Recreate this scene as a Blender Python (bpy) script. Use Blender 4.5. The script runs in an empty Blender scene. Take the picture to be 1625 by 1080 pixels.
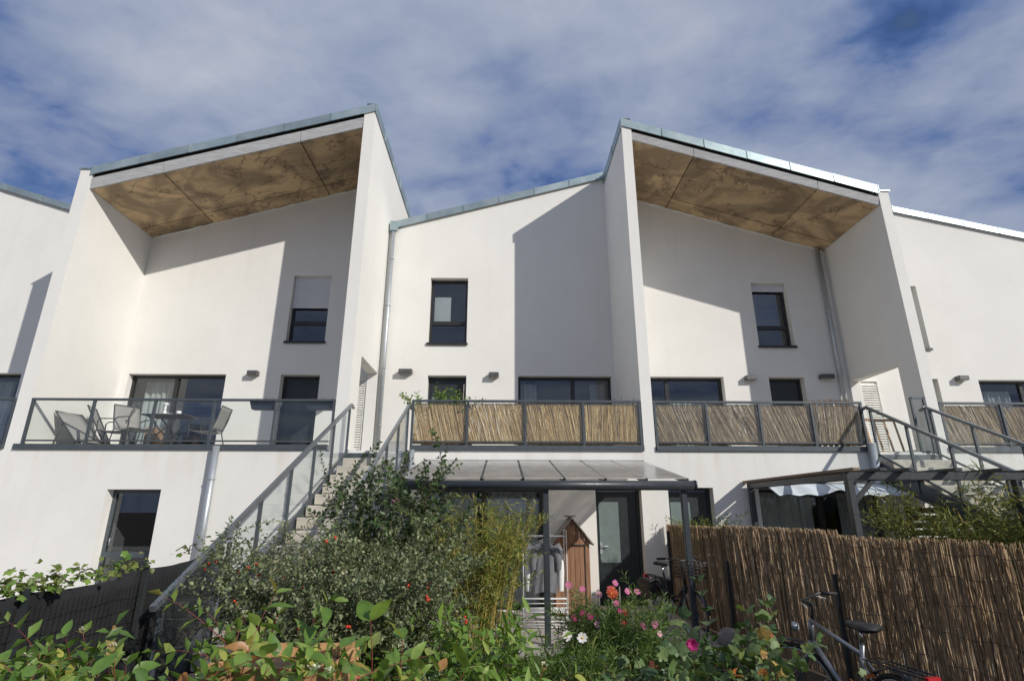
import bpy, bmesh, math, random
import numpy as np
from mathutils import Vector, Matrix
R = math.radians
scene = bpy.context.scene
COL = scene.collection
random.seed(7)
rng = np.random.default_rng(7)

# ------------------------------------------------------------------ camera
EYE = 1.70
FPX, PITCH, YAW, ROLL = 860.7, .30367, .01714, .0013      # solved from the photo's verticals / horizontals
fw = Vector((math.sin(YAW)*math.cos(PITCH), math.cos(YAW)*math.cos(PITCH), math.sin(PITCH)))
r0 = Vector((math.cos(YAW), -math.sin(YAW), 0)); u0 = r0.cross(fw)
rr = r0*math.cos(ROLL)+u0*math.sin(ROLL); uu = -r0*math.sin(ROLL)+u0*math.cos(ROLL)
cd = bpy.data.cameras.new('camera'); cam = bpy.data.objects.new('camera', cd); COL.objects.link(cam)
cd.sensor_width = 36; cd.lens = 36*FPX/1625; cd.clip_start = .05; cd.clip_end = 2000
cam.matrix_world = Matrix(((rr.x, uu.x, -fw.x, 0), (rr.y, uu.y, -fw.y, 0), (rr.z, uu.z, -fw.z, EYE), (0, 0, 0, 1)))
scene.camera = cam

def ray(u, v):
    return rr*((u-812.5)/FPX) + uu*(-(v-540)/FPX) + fw
def onY(u, v, Y):
    a = ray(u, v); t = Y/a.y; return Vector((a.x*t, Y, EYE+a.z*t))
def onZ(u, v, Z):
    a = ray(u, v); t = (Z-EYE)/a.z; return Vector((a.x*t, a.y*t, Z))
def inframe(p, m=40):
    c = Vector(p)-Vector((0, 0, EYE)); z = c.dot(fw)
    if z < .1: return False
    u = 812.5+FPX*c.dot(rr)/z; v = 540-FPX*c.dot(uu)/z
    return -m < u < 1625+m and -m < v < 1080+m

# ------------------------------------------------------------------ light
SUN = Vector((2.46, -2.3, 1.80)).normalized()              # towards the sun
sl = bpy.data.lights.new('sun', 'SUN'); sl.energy = 3.65; sl.angle = R(.53); sl.color = (1, .95, .87)
so = bpy.data.objects.new('sun', sl); COL.objects.link(so); so.rotation_euler = SUN.to_track_quat('Z', 'Y').to_euler(); so.location = (6, -6, 12)

w = bpy.data.worlds.new('World'); scene.world = w; w.use_nodes = True
nt = w.node_tree; nt.nodes.clear()
def N(nt, t, **k):
    n = nt.nodes.new(t)
    for a, b in k.items(): setattr(n, a, b)
    return n
def L(nt, a, b): nt.links.new(a, b)
out = N(nt, 'ShaderNodeOutputWorld')
sky = N(nt, 'ShaderNodeTexSky', sky_type='NISHITA', sun_disc=False)
sky.sun_elevation = math.asin(SUN.z); sky.sun_rotation = math.atan2(SUN.x, SUN.y); sky.air_density = 1.0; sky.dust_density = .6; sky.ozone_density = 3.5
bg1 = N(nt, 'ShaderNodeBackground'); bg1.inputs[1].default_value = .085
L(nt, sky.outputs[0], bg1.inputs[0])
tc = N(nt, 'ShaderNodeTexCoord'); sep = N(nt, 'ShaderNodeSeparateXYZ'); L(nt, tc.outputs['Generated'], sep.inputs[0])
def math_n(nt, op, a, b=None, clamp=False):
    n = N(nt, 'ShaderNodeMath', operation=op, use_clamp=clamp)
    for i, x in enumerate((a, b)):
        if x is None: continue
        if isinstance(x, (int, float)): n.inputs[i].default_value = x
        else: L(nt, x, n.inputs[i])
    return n.outputs[0]
zz = math_n(nt, 'MAXIMUM', sep.outputs[2], .02); zz = math_n(nt, 'ADD', zz, .10)
cx = math_n(nt, 'DIVIDE', sep.outputs[0], zz); cy = math_n(nt, 'DIVIDE', sep.outputs[1], zz)
cv = N(nt, 'ShaderNodeCombineXYZ'); L(nt, cx, cv.inputs[0]); L(nt, cy, cv.inputs[1])
def noise(nt, vec, scale, detail=4, rough=.5, dist=0, lac=2):
    n = N(nt, 'ShaderNodeTexNoise'); n.inputs['Scale'].default_value = scale; n.inputs['Detail'].default_value = detail
    n.inputs['Roughness'].default_value = rough; n.inputs['Distortion'].default_value = dist; n.inputs['Lacunarity'].default_value = lac
    if vec is not None: L(nt, vec, n.inputs['Vector'])
    return n.outputs[0]
def ramp(nt, fac, stops, interp='LINEAR'):
    n = N(nt, 'ShaderNodeValToRGB'); n.color_ramp.interpolation = interp
    el = n.color_ramp.elements
    while len(el) < len(stops): el.new(.5)
    for e, (p, c) in zip(el, stops):
        e.position = p; e.color = (c[0], c[1], c[2], 1) if not isinstance(c, (int, float)) else (c, c, c, 1)
    L(nt, fac, n.inputs[0]); return n.outputs[0]
cmap = N(nt, 'ShaderNodeMapping'); cmap.inputs['Location'].default_value = (6.05, 1.35, 0); cmap.inputs['Rotation'].default_value = (0, 0, R(35)); cmap.inputs['Scale'].default_value = (1, 1.25, 1)
L(nt, cv.outputs[0], cmap.inputs[0])
n1 = noise(nt, cmap.outputs[0], 1.7, 5, .50, .0)
n2 = noise(nt, cmap.outputs[0], 6.0, 6, .56, .25)
n3 = noise(nt, cmap.outputs[0], .6, 2, .5)
mix = math_n(nt, 'ADD', math_n(nt, 'MULTIPLY', n1, .64), math_n(nt, 'MULTIPLY', n2, .27))
mix = math_n(nt, 'ADD', mix, math_n(nt, 'MULTIPLY', n3, .32))
mask = ramp(nt, mix, [(.43, 0.0), (.485, .75), (.53, .99)], 'EASE')
ccol = ramp(nt, mix, [(.455, (.03, .085, .30)), (.50, (.10, .17, .37)), (.545, (.19, .25, .42)), (.62, (.285, .34, .48)), (.70, (.36, .41, .53)), (.90, (.56, .585, .65))])
bg2 = N(nt, 'ShaderNodeBackground'); bg2.inputs[1].default_value = 1.0; L(nt, ccol, bg2.inputs[0])
mx = N(nt, 'ShaderNodeMixShader'); L(nt, mask, mx.inputs[0]); L(nt, bg1.outputs[0], mx.inputs[1]); L(nt, bg2.outputs[0], mx.inputs[2])
L(nt, mx.outputs[0], out.inputs[0])

scene.view_settings.view_transform = 'Standard'; scene.view_settings.look = 'None'
scene.view_settings.exposure = 0.0; scene.view_settings.gamma = 1; scene.view_settings.use_curve_mapping = False
scene.render.engine = 'CYCLES'; scene.cycles.transparent_max_bounces = 24; scene.cycles.max_bounces = 8
scene.render.resolution_x = 1024; scene.render.resolution_y = 680

# ------------------------------------------------------------------ materials
MATS = {}
def newmat(name):
    m = bpy.data.materials.new(name); m.use_nodes = True; MATS[name] = m
    nt = m.node_tree; b = nt.nodes['Principled BSDF']; return m, nt, b
def objcoord(nt, scale=(1, 1, 1)):
    t = N(nt, 'ShaderNodeNewGeometry'); mp = N(nt, 'ShaderNodeMapping'); mp.inputs['Scale'].default_value = scale
    L(nt, t.outputs['Position'], mp.inputs[0]); return mp.outputs[0]
def bump(nt, b, h, strength=.2, dist=.01):
    n = N(nt, 'ShaderNodeBump'); n.inputs['Strength'].default_value = strength; n.inputs['Distance'].default_value = dist
    L(nt, h, n.inputs['Height']); L(nt, n.outputs[0], b.inputs['Normal'])
def mixc(nt, fac, a, b_, mode='MIX'):
    n = N(nt, 'ShaderNodeMix', data_type='RGBA', blend_type=mode)
    for s, x in ((0, fac), (6, a), (7, b_)):
        if isinstance(x, (int, float)): n.inputs[s].default_value = x
        elif isinstance(x, tuple): n.inputs[s].default_value = (*x, 1)
        else: L(nt, x, n.inputs[s])
    return n.outputs[2]
def plain(name, col, rough=.5, metal=0, var=.12, nscale=6, bs=0, bscale=200, spec=None):
    m, nt, b = newmat(name)
    v = objcoord(nt)
    n = noise(nt, v, nscale, 5, .6)
    c = ramp(nt, n, [(.3, tuple(x*(1-var) for x in col)), (.7, tuple(min(1, x*(1+var)) for x in col))])
    L(nt, c, b.inputs['Base Color']); b.inputs['Metallic'].default_value = metal
    rn = ramp(nt, noise(nt, v, nscale*2.3, 3), [(.3, max(.05, rough-.08)), (.7, min(1, rough+.08))]); L(nt, rn, b.inputs['Roughness'])
    if spec is not None: b.inputs['Specular IOR Level'].default_value = spec
    if bs: bump(nt, b, noise(nt, v, bscale, 3), bs, .004)
    return m
def island(name, stops, rough=.5, transl=0, bs=0, var=.15, objrand=False, spec=.4):
    m, nt, b = newmat(name)
    if objrand: r_ = N(nt, 'ShaderNodeObjectInfo').outputs['Random']
    else: r_ = N(nt, 'ShaderNodeNewGeometry').outputs['Random Per Island']
    c = ramp(nt, r_, stops)
    v = objcoord(nt); n = noise(nt, v, 30, 3)
    c = mixc(nt, 1.0, c, ramp(nt, n, [(.3, 1-var*1.2), (.7, 1+var)]), 'MULTIPLY')
    L(nt, c, b.inputs['Base Color']); b.inputs['Roughness'].default_value = rough; b.inputs['Specular IOR Level'].default_value = spec
    if bs: bump(nt, b, noise(nt, objcoord(nt, (60, 60, 4)), 3, 3), bs, .004)
    if transl:
        t = N(nt, 'ShaderNodeBsdfTranslucent'); ms = N(nt, 'ShaderNodeMixShader'); ms.inputs[0].default_value = transl
        c2 = mixc(nt, 1.0, c, (1.25, 1.2, .55), 'MULTIPLY')
        L(nt, c2, t.inputs[0]); L(nt, b.outputs[0], ms.inputs[1]); L(nt, t.outputs[0], ms.inputs[2])
        L(nt, ms.outputs[0], nt.nodes['Material Output'].inputs[0])
    return m

# plaster: white render, faint trowel mottling, rain streaks
m, nt, b = newmat('plaster')
v = objcoord(nt)
big = noise(nt, v, .7, 4, .6); streak = noise(nt, objcoord(nt, (5, 5, .22)), 1.0, 5, .62); mott = noise(nt, v, 9, 5, .65)
c = ramp(nt, big, [(.3, (.745, .735, .70)), (.7, (.80, .79, .755))])
c = mixc(nt, ramp(nt, streak, [(.55, 0.0), (.82, .20)]), c, (.60, .575, .52))
c = mixc(nt, ramp(nt, mott, [(.45, 0.0), (.8, .16)]), c, (.66, .65, .61))
sz = N(nt, 'ShaderNodeSeparateXYZ'); gp = N(nt, 'ShaderNodeNewGeometry'); L(nt, gp.outputs['Position'], sz.inputs[0])
drip = math_n(nt, 'MULTIPLY', ramp(nt, math_n(nt, 'DIVIDE', sz.outputs[2], 4.0), [(.50, 0.0), (.695, 1.0), (.70, 0.0)]), ramp(nt, noise(nt, objcoord(nt, (3.2, 3.2, .35)), 1.0, 5, .6), [(.50, 0.0), (.72, .55)]))
c = mixc(nt, drip, c, (.60, .53, .42))
L(nt, c, b.inputs['Base Color']); b.inputs['Roughness'].default_value = .92; b.inputs['Specular IOR Level'].default_value = .15
gr = math_n(nt, 'ADD', noise(nt, v, 160, 3, .7), math_n(nt, 'MULTIPLY', noise(nt, v, 7, 3), .8)); bump(nt, b, gr, .32, .006)
# plywood soffit with water stains
m, nt, b = newmat('soffit_wood')
v = objcoord(nt); wv = noise(nt, v, .9, 4, .6, 1.2)
ring = math_n(nt, 'ABSOLUTE', math_n(nt, 'SUBTRACT', math_n(nt, 'FRACT', math_n(nt, 'MULTIPLY', noise(nt, v, .8, 7, .62, .3), 3.2)), .5))
grain = noise(nt, objcoord(nt, (1.2, 9, 1)), 3.0, 5, .6, .8)
c = ramp(nt, grain, [(.25, (.50, .35, .195)), (.5, (.62, .45, .26)), (.75, (.70, .53, .325))])
c = mixc(nt, ramp(nt, wv, [(.40, .85), (.60, 0.0)]), c, (.25, .18, .115))
c = mixc(nt, ramp(nt, ring, [(.0, .80), (.018, .35), (.05, 0.0)]), c, (.085, .052, .035))
oi = N(nt, 'ShaderNodeObjectInfo'); c = mixc(nt, 1.0, c, ramp(nt, oi.outputs['Random'], [(0, .78), (1, 1.12)]), 'MULTIPLY')
L(nt, c, b.inputs['Base Color']); b.inputs['Roughness'].default_value = .75
bump(nt, b, grain, .15, .004)
# weathered fascia board
m, nt, b = newmat('fascia_wood')
g = noise(nt, objcoord(nt, (.8, 8, 14)), 4, 5, .65, .3)
c = ramp(nt, g, [(.3, (.27, .275, .285)), (.55, (.43, .435, .44)), (.75, (.56, .56, .55))]); L(nt, c, b.inputs['Base Color']); b.inputs['Roughness'].default_value = .8
bump(nt, b, g, .2, .004)
# zinc
m, nt, b = newmat('zinc')
v = objcoord(nt); n = noise(nt, v, 2.6, 6, .62)
oi = N(nt, 'ShaderNodeObjectInfo')
c = ramp(nt, n, [(.3, (.27, .36, .39)), (.55, (.37, .45, .47)), (.75, (.47, .54, .55))])
c = mixc(nt, 1.0, c, ramp(nt, oi.outputs['Random'], [(0, .85), (1, 1.12)]), 'MULTIPLY')
L(nt, c, b.inputs['Base Color']); b.inputs['Metallic'].default_value = .55; b.inputs['Roughness'].default_value = .42
bump(nt, b, noise(nt, v, 5, 3), .12, .01)
plain('anthracite', (.032, .036, .040), .38, 0, .1, 8)
plain('dark_gap', (.03, .028, .027), .8)
plain('rail_grey', (.085, .100, .110), .38, .25, .12, 10)
plain('rail_light', (.20, .225, .24), .35, .5, .12, 10)
plain('awning_metal', (.045, .052, .060), .40, .2, .1, 8)
plain('galvanised', (.46, .49, .51), .46, .6, .12, 14)
plain('frame_dark', (.030, .029, .028), .35, .1, .1, 10)
plain('louvre_white', (.74, .73, .68), .55)
plain('shutter_grey', (.66, .67, .69), .5, 0, .03)
plain('door_dark', (.026, .032, .034), .38, .1, .12, 4)
plain('frosted_panel', (.15, .19, .185), .45)
plain('lamp_grey', (.10, .10, .10), .45, .2)
plain('lamp_glass', (.35, .34, .31), .3)
plain('room_dark', (.16, .155, .15), .9)
plain('curtain', (.74, .73, .70), .9, 0, .1, 20)
plain('concrete', (.46, .43, .365), .9, 0, .22, 5, .3, 120)
plain('paving', (.36, .335, .30), .9, 0, .25, 3.5, .3, 90)
plain('soil', (.065, .045, .03), .95, 0, .4, 6, .8, 40)
plain('white_wire', (.72, .72, .72), .4)
plain('rubber', (.018, .018, .018), .6)
plain('bike_black', (.02, .02, .022), .32, .1)
plain('bike_silver', (.22, .23, .25), .32, .6)
plain('chrome', (.6, .6, .6), .2, 1)
plain('red_plastic', (.45, .02, .025), .3)
plain('orange_plastic', (.75, .17, .03), .3)
plain('terracotta', (.42, .17, .085), .85)
plain('planter_blue', (.028, .040, .058), .45)
plain('planter_brown', (.075, .06, .052), .6)
plain('stem_red', (.23, .045, .04), .55)
plain('stem_green', (.10, .15, .045), .6)
plain('stem_brown', (.10, .075, .05), .8)
plain('cane_yellow', (.46, .34, .10), .45)
plain('cloth_white', (.76, .76, .75), .9, 0, .06, 12)
plain('cloth_grey', (.16, .165, .18), .9, 0, .12, 15)
plain('cloth_red', (.30, .018, .055), .85, 0, .2, 12)
plain('chair_mesh', (.30, .29, .27), .7, 0, .1, 30)
plain('chair_dark', (.045, .043, .04), .5)
plain('stone', (.28, .25, .22), .9, 0, .3, 9, .5, 30)
plain('ceramic', (.78, .78, .76), .3)
def wood(name, a, b_, c_, axis):
    m, nt, bs = newmat(name)
    sc = {'x': (1.5, 22, 22), 'y': (22, 1.5, 22), 'z': (22, 22, 1.5)}[axis]
    g = noise(nt, objcoord(nt, sc), 2.2, 5, .6, .6); oi = N(nt, 'ShaderNodeObjectInfo')
    c = ramp(nt, g, [(.28, a), (.52, b_), (.76, c_)]); c = mixc(nt, 1.0, c, ramp(nt, oi.outputs['Random'], [(0, .74), (1, 1.18)]), 'MULTIPLY')
    L(nt, c, bs.inputs['Base Color']); bs.inputs['Roughness'].default_value = .75; bump(nt, bs, g, .25, .004); return m
wood('shed_wood', (.20, .095, .05), (.36, .19, .105), (.46, .27, .16), 'z')
wood('pine', (.36, .19, .075), (.52, .30, .125), (.60, .37, .17), 'x')
wood('old_wood', (.10, .065, .042), (.19, .125, .08), (.27, .19, .13), 'x')
wood('old_wood_y', (.11, .075, .05), (.21, .15, .105), (.30, .23, .17), 'y')
wood('trellis_wood', (.24, .14, .07), (.38, .24, .13), (.48, .32, .19), 'z')
wood('slat_brown', (.055, .028, .017), (.10, .052, .03), (.145, .08, .05), 'x')
wood('grey_wood', (.16, .14, .125), (.27, .245, .22), (.38, .35, .31), 'x')
island('reed_gold', [(0, (.34, .21, .085)), (.3, (.58, .39, .18)), (.65, (.76, .55, .28)), (1, (.86, .71, .45))], .65, .12)
island('reed_grey', [(0, (.18, .125, .08)), (.3, (.40, .29, .18)), (.7, (.58, .44, .29)), (1, (.76, .65, .48))], .7, .10)
island('reed_brown', [(0, (.15, .10, .06)), (.35, (.42, .29, .175)), (.75, (.66, .49, .31)), (1, (.84, .71, .51))], .7, .28)
plain('wire_dark', (.03, .025, .02), .6)
# foliage
G_ = lambda *s: list(s)
island('leaf_dogwood', [(0, (0.092, 0.177, 0.037)), (.45, (0.144, 0.254, 0.051)), (.8, (0.236, 0.338, 0.076)), (.95, (0.423, 0.405, 0.085)), (1, (0.371, 0.151, 0.068))], .42, .30, 0, .15, True)
island('leaf_dogwood_mass', [(0, (0.085, 0.160, 0.034)), (.6, (0.144, 0.245, 0.051)), (.95, (0.254, 0.321, 0.085)), (1, (0.389, 0.203, 0.085))], .42, .30)
island('leaf_cotoneaster', [(0, (0.091, 0.126, 0.061)), (.5, (0.163, 0.204, 0.098)), (.85, (0.254, 0.295, 0.154)), (1, (0.408, 0.408, 0.245))], .45, .22)
island('leaf_rose', [(0, (0.038, 0.068, 0.027)), (.6, (0.068, 0.117, 0.042)), (1, (0.128, 0.180, 0.068))], .42, .22)
island('leaf_bamboo', [(0, (.14, .19, .04)), (.5, (.22, .27, .06)), (.85, (.32, .34, .08)), (1, (.46, .41, .12))], .45, .32)
island('leaf_bamboo_dark', [(0, (0.101, 0.127, 0.032)), (.5, (0.200, 0.228, 0.055)), (.85, (0.309, 0.318, 0.091)), (1, (0.473, 0.400, 0.146))], .45, .28)
island('leaf_laurel', [(0, (0.093, 0.178, 0.028)), (.5, (0.155, 0.271, 0.047)), (.85, (0.240, 0.358, 0.070)), (1, (0.373, 0.435, 0.109))], .38, .30, 0, .15, True)
island('leaf_laurel_mass', [(0, (0.093, 0.178, 0.028)), (.5, (0.155, 0.271, 0.047)), (.85, (0.240, 0.358, 0.070)), (1, (0.373, 0.435, 0.109))], .38, .30)
island('leaf_dark', [(0, (0.030, 0.061, 0.020)), (.6, (0.061, 0.115, 0.034)), (1, (0.121, 0.182, 0.054))], .32, .2, 0, .15, True)
island('leaf_dark_mass', [(0, (0.030, 0.061, 0.020)), (.6, (0.061, 0.115, 0.034)), (1, (0.121, 0.182, 0.054))], .32, .2)
island('leaf_big', [(0, (0.061, 0.115, 0.047)), (.5, (0.101, 0.169, 0.061)), (.9, (0.162, 0.230, 0.081)), (1, (0.216, 0.270, 0.081))], .5, .26, 0, .2, True)
island('leaf_autumn', [(0, (.42, .10, .035)), (.35, (.48, .20, .06)), (.7, (.38, .26, .07)), (1, (.26, .05, .04))], .5, .3, 0, .35, True)
island('leaf_vine', [(0, (0.091, 0.130, 0.033)), (.6, (0.163, 0.215, 0.052)), (1, (0.260, 0.273, 0.078))], .45, .3)
island('leaf_feather', [(0, (0.081, 0.146, 0.036)), (.6, (0.146, 0.236, 0.057)), (1, (0.244, 0.325, 0.098))], .5, .3)
island('leaf_grey', [(0, (.18, .23, .21)), (1, (.34, .40, .38))], .6, .2)
island('grass', [(0, (0.070, 0.133, 0.028)), (.6, (0.118, 0.211, 0.047)), (1, (0.203, 0.265, 0.078))], .5, .25)
plain('berry', (.55, .045, .02), .3)
for nm, c in (('petal_pink', (.62, .17, .36)), ('petal_pale', (.72, .42, .56)), ('petal_white', (.78, .76, .75)), ('petal_magenta', (.45, .03, .19)), ('petal_red', (.42, .02, .04)), ('petal_orange', (.62, .14, .06)), ('petal_blossom', (.75, .72, .58))):
    island(nm, [(0, tuple(x*.85 for x in c)), (1, tuple(min(1, x*1.1) for x in c))], .6, .3)
plain('flower_eye', (.62, .38, .05), .7)
# glass
def glass(name, tint, gloss=1.0, ior=1.5, rough=0.0, haze=0.0, hazecol=(.7, .75, .75)):
    m = bpy.data.materials.new(name); m.use_nodes = True; nt = m.node_tree; nt.nodes.clear(); MATS[name] = m
    o = N(nt, 'ShaderNodeOutputMaterial'); t = N(nt, 'ShaderNodeBsdfTransparent'); t.inputs[0].default_value = (*tint, 1)
    g = N(nt, 'ShaderNodeBsdfGlossy'); g.inputs['Roughness'].default_value = rough; g.inputs['Color'].default_value = (.95, .97, 1, 1)
    ge = N(nt, 'ShaderNodeNewGeometry'); dp = N(nt, 'ShaderNodeVectorMath', operation='DOT_PRODUCT'); L(nt, ge.outputs['Incoming'], dp.inputs[0]); L(nt, ge.outputs['Normal'], dp.inputs[1])
    cs = math_n(nt, 'SUBTRACT', 1.0, math_n(nt, 'ABSOLUTE', dp.outputs['Value']), True)      # Schlick: same from both faces of the sheet
    f0 = ((ior-1)/(ior+1))**2
    fr = math_n(nt, 'ADD', math_n(nt, 'MULTIPLY', math_n(nt, 'POWER', cs, 5.0), 1-f0), f0)
    fac = math_n(nt, 'MULTIPLY', fr, gloss, True)
    base = t.outputs[0]
    if haze:
        d = N(nt, 'ShaderNodeBsdfTranslucent'); d.inputs[0].default_value = (*hazecol, 1); d2 = N(nt, 'ShaderNodeBsdfDiffuse'); d2.inputs[0].default_value = (*hazecol, 1)
        a = N(nt, 'ShaderNodeMixShader'); a.inputs[0].default_value = .2; L(nt, d.outputs[0], a.inputs[1]); L(nt, d2.outputs[0], a.inputs[2])
        k = N(nt, 'ShaderNodeMixShader'); vv = objcoord(nt); hz = ramp(nt, noise(nt, vv, 2.5, 5, .6), [(.3, haze*.6), (.7, min(1, haze*1.35))])
        L(nt, hz, k.inputs[0]); L(nt, t.outputs[0], k.inputs[1]); L(nt, a.outputs[0], k.inputs[2]); base = k.outputs[0]
    mx = N(nt, 'ShaderNodeMixShader'); L(nt, fac, mx.inputs[0]); L(nt, base, mx.inputs[1]); L(nt, g.outputs[0], mx.inputs[2])
    L(nt, mx.outputs[0], o.inputs[0]); return m
glass('window_glass', (.80, .83, .84), 1.9)
glass('rail_glass', (.978, .992, .986), .9, 1.5, 0, .018)
glass('roof_panel', (.85, .83, .80), .7, 1.45, .2, .72, (.93, .90, .86))
# shade net
m, nt, b = newmat('shade_net')
v = objcoord(nt); wn = N(nt, 'ShaderNodeTexWave'); wn.inputs['Scale'].default_value = 26; wn.bands_direction = 'Z'; wn.inputs['Distortion'].default_value = 1.5; L(nt, v, wn.inputs[0])
n = noise(nt, v, 3, 5, .6); c = ramp(nt, n, [(.3, (.010, .011, .013)), (.7, (.026, .027, .030))]); L(nt, c, b.inputs['Base Color']); b.inputs['Roughness'].default_value = .8
bump(nt, b, math_n(nt, 'ADD', wn.outputs[1], n), .5, .006)
# fabric canopy, striped by nothing
plain('canopy_cloth', (.60, .66, .70), .8, 0, .06, 8)

# ------------------------------------------------------------------ mesh helpers
def V3(*a): return Vector(a)
class MB:
    def __init__(s): s.v = []; s.f = []; s.sm = []
    def add(s, vs, fs, smooth=False):
        o = len(s.v); s.v += [tuple(p) for p in vs]; s.f += [tuple(i+o for i in f) for f in fs]; s.sm += [smooth]*len(fs); return s
    def box(s, x0, x1, y0, y1, z0, z1):
        return s.add([(x0, y0, z0), (x1, y0, z0), (x1, y1, z0), (x0, y1, z0), (x0, y0, z1), (x1, y0, z1), (x1, y1, z1), (x0, y1, z1)],
                     [(0, 3, 2, 1), (4, 5, 6, 7), (0, 1, 5, 4), (1, 2, 6, 5), (2, 3, 7, 6), (3, 0, 4, 7)])
    def hexa(s, p):     # 8 points, bottom ring then top ring
        return s.add(p, [(0, 3, 2, 1), (4, 5, 6, 7), (0, 1, 5, 4), (1, 2, 6, 5), (2, 3, 7, 6), (3, 0, 4, 7)])
    def bar(s, a, b, w, h, up=(0, 0, 1)):
        a = Vector(a); b = Vector(b); d = (b-a).normalized(); u = Vector(up)
        if abs(d.dot(u)) > .99: u = Vector((0, 1, 0))
        sd = d.cross(u).normalized(); u = sd.cross(d).normalized()
        sd *= w/2; u *= h/2
        return s.hexa([a-sd-u, a+sd-u, b+sd-u, b-sd-u, a-sd+u, a+sd+u, b+sd+u, b-sd+u])
    def tube(s, pts, r, n=8, cap=True):
        pts = [Vector(p) for p in pts]; k = len(pts); rs = r if isinstance(r, (list, tuple)) else [r]*k
        vs = []; prev = None
        for i, p in enumerate(pts):
            d = (pts[min(i+1, k-1)]-pts[max(i-1, 0)])
            d = d.normalized() if d.length > 1e-9 else Vector((0, 0, 1))
            if prev is None:
                a = Vector((0, 0, 1)) if abs(d.z) < .9 else Vector((1, 0, 0)); prev = d.cross(a).normalized()
            prev = (prev-d*prev.dot(d)).normalized(); q = d.cross(prev)
            for j in range(n):
                t = 2*math.pi*j/n; vs.append(p+(prev*math.cos(t)+q*math.sin(t))*rs[i])
        fs = [(i*n+j, i*n+(j+1) % n, (i+1)*n+(j+1) % n, (i+1)*n+j) for i in range(k-1) for j in range(n)]
        s.add(vs, fs, True)
        if cap and n > 3:
            o = len(s.v)-k*n; s.f += [tuple(o+j for j in reversed(range(n))), tuple(o+(k-1)*n+j for j in range(n))]; s.sm += [False, False]
        return s
    def torus(s, c, ax, R_, r_, n=32, k=8):
        c = Vector(c); ax = Vector(ax).normalized(); a = ax.orthogonal().normalized(); b = ax.cross(a)
        vs = []
        for i in range(n):
            t = 2*math.pi*i/n; e = a*math.cos(t)+b*math.sin(t)
            for j in range(k):
                q = 2*math.pi*j/k; vs.append(c+e*(R_+r_*math.cos(q))+ax*(r_*math.sin(q)))
        fs = [(i*k+j, i*k+(j+1) % k, ((i+1) % n)*k+(j+1) % k, ((i+1) % n)*k+j) for i in range(n) for j in range(k)]
        return s.add(vs, fs, True)
    def ell(s, c, r, n=10, k=6):
        vs = []; c = Vector(c)
        for i in range(k+1):
            th = math.pi*i/k
            for j in range(n):
                ph = 2*math.pi*j/n; vs.append((c.x+r[0]*math.sin(th)*math.cos(ph), c.y+r[1]*math.sin(th)*math.sin(ph), c.z+r[2]*math.cos(th)))
        fs = [(i*n+j, (i+1)*n+j, (i+1)*n+(j+1) % n, i*n+(j+1) % n) for i in range(k) for j in range(n)]
        return s.add(vs, fs, True)
    def grid(s, fn, nu, nv, smooth=True):
        vs = [fn(i/nu, j/nv) for j in range(nv+1) for i in range(nu+1)]
        fs = [(j*(nu+1)+i, j*(nu+1)+i+1, (j+1)*(nu+1)+i+1, (j+1)*(nu+1)+i) for j in range(nv) for i in range(nu)]
        return s.add(vs, fs, smooth)
    def build(s, name, mat, parent=None, world=True, bevel=0, kind=None):
        off = wloc(parent) if (parent is not None and world) else Vector((0, 0, 0))
        me = bpy.data.meshes.new(name)
        me.from_pydata([(a-off.x, b-off.y, c-off.z) for a, b, c in s.v], [], s.f)
        me.polygons.foreach_set('use_smooth', s.sm)
        if bevel:
            bm = bmesh.new(); bm.from_mesh(me)
            bmesh.ops.bevel(bm, geom=list(bm.edges), offset=bevel, segments=1, affect='EDGES', clamp_overlap=True)
            bm.to_mesh(me); bm.free()
        me.materials.append(MATS[mat]); me.update()
        o = bpy.data.objects.new(name, me); COL.objects.link(o)
        if parent is not None: o.parent = parent
        if kind: o['kind'] = kind
        return o
def wloc(o):
    v = Vector((0, 0, 0))
    while o is not None: v = v+o.location; o = o.parent
    return v
def thing(name, label, cat, loc=(0, 0, 0), rz=0, group=None):
    o = bpy.data.objects.new(name, None); COL.objects.link(o); o.empty_display_size = .2
    o.location = loc; o.rotation_euler = (0, 0, rz); o['label'] = label; o['category'] = cat
    if group: o['group'] = group
    return o
def tag(o, label, cat, group=None):
    o['label'] = label; o['category'] = cat
    if group: o['group'] = group
    return o
def copytree(o, parent=None):
    c = o.copy(); COL.objects.link(c); c.parent = parent
    for ch in list(o.children): copytree(ch, c)
    return c
def box(name, mat, parent, x0, x1, y0, y1, z0, z1, bevel=0):
    return MB().box(x0, x1, y0, y1, z0, z1).build(name, mat, parent, bevel=bevel)

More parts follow.
